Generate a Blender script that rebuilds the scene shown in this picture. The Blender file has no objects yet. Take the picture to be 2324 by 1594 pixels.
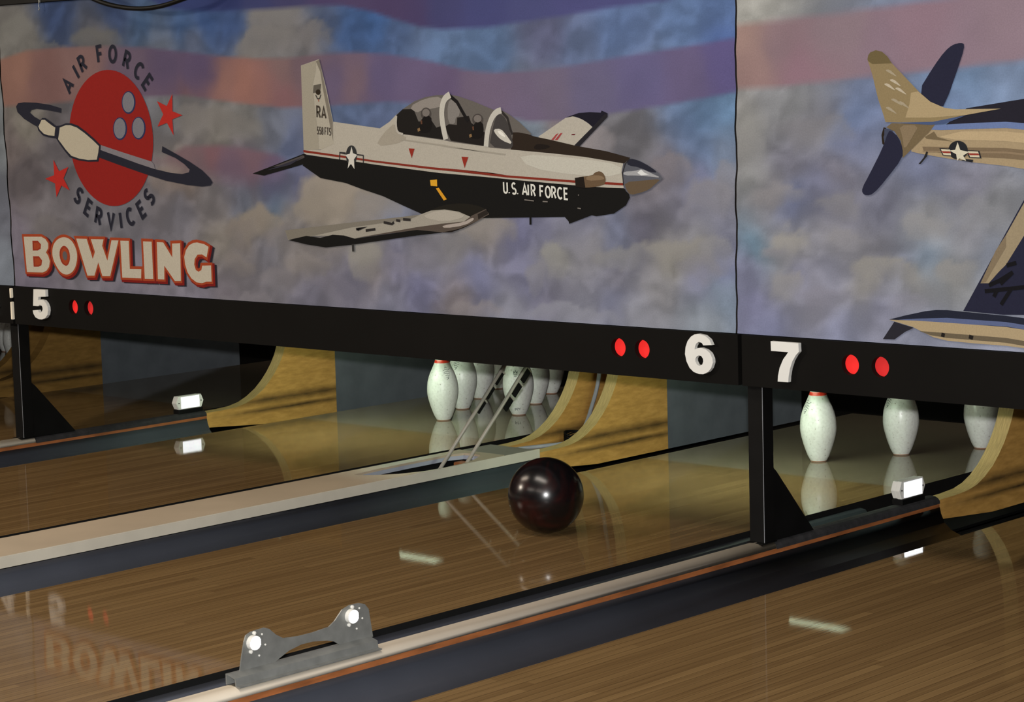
import bpy, bmesh, math, random
import numpy as np
from mathutils import Vector, Matrix
from mathutils.geometry import tessellate_polygon

S = bpy.context.scene
COL = S.collection
random.seed(4)

# ------------------------------------------------------------------ camera
cam = bpy.data.cameras.new('camera')
cam_ob = bpy.data.objects.new('camera', cam)
COL.objects.link(cam_ob)
CAM = Vector((4.40337, -6.22723, 1.27519))
RIGHT = Vector((0.734383, 0.678171, -0.027664))
UP = Vector((-0.057962, 0.103272, 0.992963))
FWD = Vector((-0.676256, 0.727611, -0.11515))
M = Matrix((RIGHT, UP, -FWD)).transposed().to_4x4()
M.translation = CAM
cam_ob.matrix_world = M
cam.sensor_width = 36.0
cam.lens = 36.0 * 5199.9 / 2324.0
cam.clip_start = 0.05
S.camera = cam_ob

# ------------------------------------------------------------------ world, lights, exposure
S.view_settings.view_transform = 'Standard'
S.view_settings.look = 'None'
S.view_settings.exposure = 0.0
S.view_settings.gamma = 1.0
S.view_settings.use_curve_mapping = False
w = bpy.data.worlds.new('world'); S.world = w
w.use_nodes = True
w.node_tree.nodes['Background'].inputs[0].default_value = (1.0, 0.9, 0.8, 1)
w.node_tree.nodes['Background'].inputs[1].default_value = 0.010

def lamp(name, kind, loc, power, color, size=None, size_y=None, rot=(0, 0, 0)):
    l = bpy.data.lights.new(name, kind)
    l.energy = power; l.color = color
    if kind == 'AREA':
        l.shape = 'RECTANGLE'; l.size = size; l.size_y = size_y or size
    elif size is not None:
        l.shadow_soft_size = size
    o = bpy.data.objects.new(name, l); COL.objects.link(o)
    o.location = loc; o.rotation_euler = rot
    return o

# the camera's own flash, sitting in the shoe above the lens
fl = CAM + UP * 0.11 - FWD * 0.02
lamp('camera_flash', 'POINT', fl, 1280.0, (1.0, 0.99, 0.975), 0.03)
# dim warm ceiling lights over the lanes
lamp('ceiling_light', 'AREA', (-3.2, -3.6, 3.2), 70, (1.0, 0.84, 0.66), 2.2, 0.6)
lamp('ceiling_light', 'AREA', (0.8, -3.4, 3.2), 60, (1.0, 0.90, 0.78), 2.2, 0.6)
lamp('ceiling_light', 'AREA', (-1.0, -8.6, 3.2), 90, (1.0, 0.90, 0.78), 3.0, 0.6)
lamp('ceiling_light', 'AREA', (3.0, -8.6, 3.2), 90, (1.0, 0.90, 0.78), 3.0, 0.6)

# unseen warm light added on the left, lifting the banner where the flash fades
d_ = Vector((-2.6, -1.43, 0.95)) - Vector((-5.6, -6.4, 2.7))
lamp('left_fill_light', 'AREA', (-5.6, -6.4, 2.7), 160, (1.0, 0.88, 0.72), 0.7, 0.4, d_.to_track_quat('-Z', 'Y').to_euler())

# ------------------------------------------------------------------ colours and materials
def lin(c):
    c = c / 255.0
    return c / 12.92 if c <= 0.04045 else ((c + 0.055) / 1.055) ** 2.4
def rgb(r, g, b, k=1.0):
    return (lin(r) * k, lin(g) * k, lin(b) * k, 1.0)

class NT:
    def __init__(s, name):
        s.m = bpy.data.materials.new(name); s.m.use_nodes = True
        s.t = s.m.node_tree; s.n = s.t.nodes
        s.b = s.n['Principled BSDF']; s.out = s.n['Material Output']
    def add(s, kind, **kw):
        n = s.n.new(kind)
        for k, v in kw.items(): setattr(n, k, v)
        return n
    def link(s, a, b): s.t.links.new(a, b)
    def coord(s, scale=(1, 1, 1)):
        tc = s.add('ShaderNodeTexCoord'); mp = s.add('ShaderNodeMapping')
        mp.inputs['Scale'].default_value = scale
        s.link(tc.outputs['Object'], mp.inputs['Vector'])
        return mp.outputs['Vector']
    def noise(s, vec, scale, detail=3, rough=0.5):
        n = s.add('ShaderNodeTexNoise')
        n.inputs['Scale'].default_value = scale; n.inputs['Detail'].default_value = detail
        n.inputs['Roughness'].default_value = rough
        s.link(vec, n.inputs['Vector']); return n.outputs['Fac']
    def ramp(s, fac, stops):
        r = s.add('ShaderNodeValToRGB'); e = r.color_ramp.elements
        while len(e) < len(stops): e.new(0.5)
        for k, (p, c) in enumerate(stops): e[k].position = p; e[k].color = c
        s.link(fac, r.inputs['Fac']); return r.outputs['Color']
    def math(s, op, a, b=None):
        n = s.add('ShaderNodeMath', operation=op)
        for i, v in enumerate((a, b)):
            if v is None: continue
            if isinstance(v, (int, float)): n.inputs[i].default_value = v
            else: s.link(v, n.inputs[i])
        return n.outputs[0]
    def mix(s, fac, a, b, mode='MIX'):
        n = s.add('ShaderNodeMix', data_type='RGBA', blend_type=mode)
        for i, v in ((0, fac), (6, a), (7, b)):
            if isinstance(v, (int, float)): n.inputs[i].default_value = v
            elif isinstance(v, tuple): n.inputs[i].default_value = v
            else: s.link(v, n.inputs[i])
        return n.outputs[2]

def plain(name, col, rough=0.6, spec=0.3, metal=0.0, var=0.12, vscale=14.0, coat=0.0, stretch=(1, 1, 1)):
    t = NT(name)
    f = t.noise(t.coord(stretch), vscale, 4)
    lo = tuple(c * (1 - var) for c in col[:3]) + (1,)
    hi = tuple(min(1, c * (1 + var)) for c in col[:3]) + (1,)
    t.link(t.ramp(f, [(0.3, lo), (0.7, hi)]), t.b.inputs['Base Color'])
    t.b.inputs['Roughness'].default_value = rough
    t.b.inputs['Specular IOR Level'].default_value = spec
    t.b.inputs['Metallic'].default_value = metal
    t.b.inputs['Coat Weight'].default_value = coat
    return t.m

def glow(name, col, strength, base=(0.3, 0.01, 0.01, 1)):
    t = NT(name)
    t.b.inputs['Base Color'].default_value = base
    t.b.inputs['Emission Color'].default_value = col
    t.b.inputs['Emission Strength'].default_value = strength
    t.b.inputs['Roughness'].default_value = 0.25
    return t.m

def gloss_mix(t, color_socket, fac, rough, height=None):
    """a diffuse board under a thin oily varnish"""
    d = t.add('ShaderNodeBsdfDiffuse'); g = t.add('ShaderNodeBsdfAnisotropic')
    t.link(color_socket, d.inputs['Color'])
    g.inputs['Color'].default_value = (1, 1, 1, 1); g.inputs['Roughness'].default_value = rough
    m = t.add('ShaderNodeMixShader')
    if height is not None:
        bp = t.add('ShaderNodeBump'); bp.inputs['Strength'].default_value = 0.06; bp.inputs['Distance'].default_value = 0.0006
        t.link(height, bp.inputs['Height'])
        for n_ in (d, g): t.link(bp.outputs[0], n_.inputs['Normal'])
    fn = t.add('ShaderNodeFresnel'); fn.inputs['IOR'].default_value = fac
    t.link(fn.outputs[0], m.inputs[0])
    t.link(d.outputs[0], m.inputs[1]); t.link(g.outputs[0], m.inputs[2])
    t.link(m.outputs[0], t.out.inputs['Surface'])

def lane_wood(name, dark, light, fac, rough, pitch=0.0270):
    t = NT(name)
    tc = t.add('ShaderNodeTexCoord'); sp = t.add('ShaderNodeSeparateXYZ')
    t.link(tc.outputs['Object'], sp.inputs[0])
    bx = t.math('DIVIDE', sp.outputs['X'], pitch)
    idx = t.math('FLOOR', bx)
    # board lengths: each strip is broken into long staves
    sh = t.add('ShaderNodeTexWhiteNoise', noise_dimensions='1D'); t.link(idx, sh.inputs['W'])
    ly = t.math('FLOOR', t.math('ADD', t.math('DIVIDE', sp.outputs['Y'], 1.3), t.math('MULTIPLY', sh.outputs['Value'], 9.0)))
    wn = t.add('ShaderNodeTexWhiteNoise', noise_dimensions='2D')
    cb = t.add('ShaderNodeCombineXYZ'); t.link(idx, cb.inputs[0]); t.link(ly, cb.inputs[1]); t.link(cb.outputs[0], wn.inputs['Vector'])
    grain = t.noise(t.coord((130, 2.2, 1)), 1.0, 4, 0.6)
    f = t.math('ADD', t.math('MULTIPLY', wn.outputs['Value'], 0.28), t.math('MULTIPLY', grain, 0.85))
    c = t.ramp(f, [(0.2, dark), (0.85, light)])
    # hairline joints
    fr = t.math('FRACT', bx)
    j = t.math('LESS_THAN', fr, 0.06)
    c = t.mix(t.math('MULTIPLY', j, 0.7), c, tuple(x * 0.35 for x in dark[:3]) + (1,))
    gloss_mix(t, c, fac, rough, f)
    return t.m

LANE = lane_wood('lane_boards', (0.088, 0.050, 0.021, 1), (0.194, 0.122, 0.053, 1), 1.19, 0.034)
DECK = lane_wood('deck_boards', (0.150, 0.118, 0.080, 1), (0.185, 0.147, 0.102, 1), 1.28, 0.045)
EDGE = plain('lane_edge_black', (0.006, 0.006, 0.006, 1), 0.7, 0.1)
GUTTER = plain('gutter_slate_plastic', rgb(76, 80, 90), 0.30, 0.45, var=0.08, vscale=5)
BLACK = plain('satin_black', (0.0035, 0.0034, 0.0034, 1), 0.5, 0.12, var=0.2)
BLACKM = plain('matt_black', (0.0035, 0.0035, 0.0035, 1), 0.9, 0.05, var=0.2)
FASC = plain('fascia_black', (0.0040, 0.0036, 0.0032, 1), 0.6, 0.06, var=0.15, vscale=3)
CARPET = plain('cap_charcoal', (0.024, 0.023, 0.024, 1), 0.85, 0.15, var=0.3, vscale=40)
BEIGE = plain('cap_beige_plastic', rgb(240, 228, 208), 0.65, 0.15, var=0.05, vscale=6)
CAPGREY = plain('cap_grey_plastic', rgb(120, 116, 108), 0.5, 0.3, var=0.08, vscale=9)
LINER = plain('liner_pale_grey', rgb(150, 154, 165), 0.4, 0.4, var=0.05)
WOODEDGE = plain('edge_red_brown_wood', rgb(134, 80, 44), 0.6, 0.25, var=0.35, vscale=9, stretch=(1, 1, 6))
STEEL = plain('kick_plate_slate', rgb(84, 88, 93), 0.6, 0.2, var=0.12, vscale=12)
NUMW = plain('numeral_white', (0.56, 0.555, 0.53, 1), 0.5, 0.3, var=0.03)
RAWEDGE = plain('worn_white_edge', rgb(225, 215, 195), 0.8, 0.1)
GALV = plain('galvanised_metal', (0.20, 0.205, 0.195, 1), 0.42, 0.5, 0.45, var=0.15, vscale=30)
ROD = plain('dull_metal_rod', rgb(150, 146, 134), 0.5, 0.4, 0.2, var=0.06)
HOUSING = plain('reflector_housing_white', rgb(205, 203, 196), 0.5, 0.3, var=0.04)
HOSE = plain('grey_hose', rgb(135, 138, 145), 0.4, 0.4)
RED = plain('red_wire', rgb(150, 40, 34), 0.5, 0.3)
LENS_A = glow('lamp_red_bright', (1.0, 0.030, 0.026, 1), 0.62)
LENS_B = glow('lamp_red', (1.0, 0.045, 0.045, 1), 0.36)
TUBE = glow('tube_glow', (0.80, 1.0, 0.74, 1), 72.0, (0.8, 0.8, 0.8, 1))
HOODM = plain('lamp_hood_grey', (0.07, 0.07, 0.065, 1), 0.6, 0.2)
TUBEX = plain('tube_end_white', rgb(200, 200, 195), 0.5)

def retro_mat():
    t = NT('retro_facets')
    f = t.noise(t.coord(), 320.0, 2)
    c = t.ramp(f, [(0.30, (0.80, 0.74, 1.0, 1)), (0.5, (1, 1, 1, 1)), (0.72, (0.72, 1.0, 0.98, 1))])  # pastel noise paints the sparkle into the base colour
    t.link(c, t.b.inputs['Base Color'])
    t.b.inputs['Metallic'].default_value = 1.0
    t.b.inputs['Roughness'].default_value = 0.45
    return t.m
RETRO = retro_mat()

def ply(name, k=1.0):
    t = NT(name)
    v = t.coord((1, 4, 16))
    g = t.noise(v, 3.5, 6, 0.65)
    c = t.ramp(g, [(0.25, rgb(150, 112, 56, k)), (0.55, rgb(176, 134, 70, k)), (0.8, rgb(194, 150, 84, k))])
    # long dark ball scuffs low on the face, stretched along the lane
    tc = t.add('ShaderNodeTexCoord'); sp = t.add('ShaderNodeSeparateXYZ'); t.link(tc.outputs['Object'], sp.inputs[0])
    n1 = t.noise(t.coord((1, 5, 26)), 1.6, 4, 0.65)
    z = sp.outputs['Z']
    b1 = t.math('SUBTRACT', 1.0, t.math('MULTIPLY', t.math('ABSOLUTE', t.math('SUBTRACT', z, 0.052)), 36.0))
    b2 = t.math('SUBTRACT', 1.0, t.math('MULTIPLY', t.math('ABSOLUTE', t.math('SUBTRACT', z, 0.012)), 60.0))
    band = t.math('MAXIMUM', t.math('MAXIMUM', b1, b2), 0.0)
    yy = t.add('ShaderNodeMapRange'); yy.inputs[1].default_value = -0.36; yy.inputs[2].default_value = -0.05; t.link(sp.outputs['Y'], yy.inputs[0])
    k = t.math('MULTIPLY', t.math('MULTIPLY', band, yy.outputs[0]), t.math('ADD', n1, 0.35))
    k.node.use_clamp = True
    c = t.mix(k, c, rgb(52, 40, 24))
    t.link(c, t.b.inputs['Base Color'])
    t.b.inputs['Roughness'].default_value = 0.5
    t.b.inputs['Specular IOR Level'].default_value = 0.25
    return t.m
PLY = ply('plywood_face'); PLYDARK = ply('plywood_face_dark', 0.5)  # second one is the same plywood colour, halved, for the far left boards
PLYEDGE = plain('plywood_edge', rgb(176, 152, 100), 0.65, 0.2, var=0.25, vscale=30, stretch=(20, 1, 1))

def pin_mat():
    t = NT('pin_white_plastic')
    f = t.noise(t.coord(), 120.0, 3, 0.6)
    c = t.ramp(f, [(0.26, rgb(120, 112, 100)), (0.36, (0.55, 0.55, 0.52, 1)), (0.6, (0.61, 0.615, 0.585, 1))])
    t.link(c, t.b.inputs['Base Color'])
    t.b.inputs['Roughness'].default_value = 0.32
    t.b.inputs['Specular IOR Level'].default_value = 0.45
    return t.m
PIN = pin_mat()
PINRED = plain('pin_red_stripe', rgb(205, 52, 34), 0.35, 0.4)
INK = plain('pin_ink', rgb(60, 70, 66), 0.5)
PINBASE = plain('pin_base_ring', rgb(150, 96, 62), 0.5)

def ball_mat():
    t = NT('ball_dark_maroon')
    v = t.coord()
    n = t.add('ShaderNodeTexNoise'); n.inputs['Scale'].default_value = 9; n.inputs['Detail'].default_value = 5
    n.inputs['Distortion'].default_value = 1.6; t.link(v, n.inputs['Vector'])
    c = t.ramp(n.outputs['Fac'], [(0.42, (0.003, 0.0025, 0.003, 1)), (0.60, (0.012, 0.003, 0.003, 1)), (0.80, (0.035, 0.006, 0.005, 1))])
    t.link(c, t.b.inputs['Base Color'])
    t.b.inputs['Roughness'].default_value = 0.24
    t.b.inputs['Specular IOR Level'].default_value = 0.45
    return t.m
BALL = ball_mat()

def vinyl(name):
    t = NT(name)
    a = t.add('ShaderNodeAttribute'); a.attribute_name = 'Col'
    f = t.noise(t.coord(), 260.0, 2)
    g = t.ramp(f, [(0.2, (0.90, 0.90, 0.90, 1)), (0.8, (1.08, 1.08, 1.08, 1))])
    t.link(t.mix(1.0, a.outputs['Color'], g, 'MULTIPLY'), t.b.inputs['Base Color'])
    t.b.inputs['Roughness'].default_value = 0.7
    t.b.inputs['Specular IOR Level'].default_value = 0.06
    return t.m
VINYL = vinyl('printed_vinyl')

# ------------------------------------------------------------------ mesh helpers
def tag(o, label=None, cat=None, group=None, kind=None):
    if label: o['label'] = label
    if cat: o['category'] = cat
    if group: o['group'] = group
    if kind: o['kind'] = kind
    return o
def empty(name, loc=(0, 0, 0), rz=0.0):
    o = bpy.data.objects.new(name, None); COL.objects.link(o)
    o.empty_display_size = 0.05; o.location = loc; o.rotation_euler = (0, 0, rz)
    return o
def mesh(name, bm, mats, parent=None, smooth=False, recalc=True):
    if recalc: bmesh.ops.recalc_face_normals(bm, faces=bm.faces)
    me = bpy.data.meshes.new(name); bm.to_mesh(me); bm.free()
    if smooth:
        for p in me.polygons: p.use_smooth = True
    for m in (mats if isinstance(mats, (list, tuple)) else [mats]): me.materials.append(m)
    o = bpy.data.objects.new(name, me); COL.objects.link(o)
    if parent: o.parent = parent
    return o
def box(bm, x0, x1, y0, y1, z0, z1, mi=0):
    v = [bm.verts.new((x, y, z)) for x in (x0, x1) for y in (y0, y1) for z in (z0, z1)]
    for q in ((0, 1, 3, 2), (4, 6, 7, 5), (0, 4, 5, 1), (2, 3, 7, 6), (0, 2, 6, 4), (1, 5, 7, 3)):
        f = bm.faces.new([v[i] for i in q]); f.material_index = mi
def boxes(*a):
    bm = bmesh.new()
    for b in a: box(bm, *b)
    return bm
def bevel(bm, wd, seg=2):
    bmesh.ops.bevel(bm, geom=list(bm.edges), offset=wd, segments=seg, affect='EDGES', clamp_overlap=True)
    return bm
def sweep_y(prof, y0, y1, bm=None):
    """closed (x, z) profile swept along the lane"""
    bm = bm or bmesh.new()
    a = [bm.verts.new((x, y0, z)) for x, z in prof]; b = [bm.verts.new((x, y1, z)) for x, z in prof]
    n = len(prof)
    for i in range(n): bm.faces.new((a[i], a[(i + 1) % n], b[(i + 1) % n], b[i]))
    bm.faces.new(a); bm.faces.new(list(reversed(b)))
    return bm
def prism_x(prof, x0, x1, bm=None, rim=0):
    """closed (y, z) outline given a thickness in x; rim = material of the outline faces"""
    bm = bm or bmesh.new()
    a = [bm.verts.new((x0, y, z)) for y, z in prof]; b = [bm.verts.new((x1, y, z)) for y, z in prof]
    n = len(prof)
    for i in range(n):
        f = bm.faces.new((a[i], a[(i + 1) % n], b[(i + 1) % n], b[i])); f.material_index = rim
    bm.faces.new(a); bm.faces.new(list(reversed(b)))
    return bm
def plate(outline, holes, d0, d1, axis, bm=None):
    """flat plate with holes: (u, v) outline, thickness d0..d1. axis 'y': (x, z) outline; axis 'z': (x, y) outline"""
    bm = bm or bmesh.new()
    P = (lambda u, v, d: (u, d, v)) if axis == 'y' else (lambda u, v, d: (u, v, d))
    loops = [outline] + list(holes)
    tris = tessellate_polygon([[Vector((u, v, 0)) for u, v in l] for l in loops])
    flat = [p for l in loops for p in l]
    A = [bm.verts.new(P(u, v, d0)) for u, v in flat]; Bv = [bm.verts.new(P(u, v, d1)) for u, v in flat]
    for t in tris:
        for V in (A, Bv):
            try: bm.faces.new([V[i] for i in t])
            except ValueError: pass
    k = 0
    for l in loops:
        n = len(l)
        for i in range(n):
            j = (i + 1) % n
            bm.faces.new((A[k + i], A[k + j], Bv[k + j], Bv[k + i]))
        k += n
    return bm
def circle(cx, cy, r, n=32, ry=None):
    return [(cx + r * math.cos(2 * math.pi * i / n), cy + (ry or r) * math.sin(2 * math.pi * i / n)) for i in range(n)]
def lathe(prof, n=48, bm=None, cap=True):
    bm = bm or bmesh.new(); rings = []
    for r, z in prof:
        if r < 1e-5: rings.append([bm.verts.new((0, 0, z))])
        else: rings.append([bm.verts.new((r * math.cos(2 * math.pi * i / n), r * math.sin(2 * math.pi * i / n), z)) for i in range(n)])
    for a, b in zip(rings, rings[1:]):
        for i in range(n):
            j = (i + 1) % n
            if len(a) == 1: bm.faces.new((a[0], b[j], b[i]))
            elif len(b) == 1: bm.faces.new((a[i], a[j], b[0]))
            else: bm.faces.new((a[i], a[j], b[j], b[i]))
    if cap:
        for r in (rings[0], rings[-1]):
            if len(r) > 1: bm.faces.new(r)
    return bm
def smooth_path(pts, n=6):
    p = [Vector(a) for a in pts]; out = []
    for i in range(len(p) - 1):
        a, b, c, d = p[max(i - 1, 0)], p[i], p[i + 1], p[min(i + 2, len(p) - 1)]
        for k in range(n):
            t = k / n
            out.append(0.5 * ((2 * b) + (c - a) * t + (2 * a - 5 * b + 4 * c - d) * t * t + (3 * b - a - 3 * c + d) * t ** 3))
    out.append(p[-1]); return out
def tube(path, r, n=10, bm=None):
    bm = bm or bmesh.new(); path = [Vector(p) for p in path]; rings = []
    up = Vector((0.13, 0.31, 1)).normalized()
    for i, p in enumerate(path):
        d = (path[min(i + 1, len(path) - 1)] - path[max(i - 1, 0)]).normalized()
        s = d.cross(up)
        if s.length < 1e-4: s = d.orthogonal()
        s.normalize(); u = s.cross(d)
        rings.append([bm.verts.new(p + (s * math.cos(2 * math.pi * k / n) + u * math.sin(2 * math.pi * k / n)) * r) for k in range(n)])
    for a, b in zip(rings, rings[1:]):
        for k in range(n): bm.faces.new((a[k], a[(k + 1) % n], b[(k + 1) % n], b[k]))
    bm.faces.new(rings[0]); bm.faces.new(list(reversed(rings[-1])))
    return bm
def copy_tree(o, parent=None):
    c = o.copy(); COL.objects.link(c); c.parent = parent
    for ch in list(o.children): copy_tree(ch, c)
    return c

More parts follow.
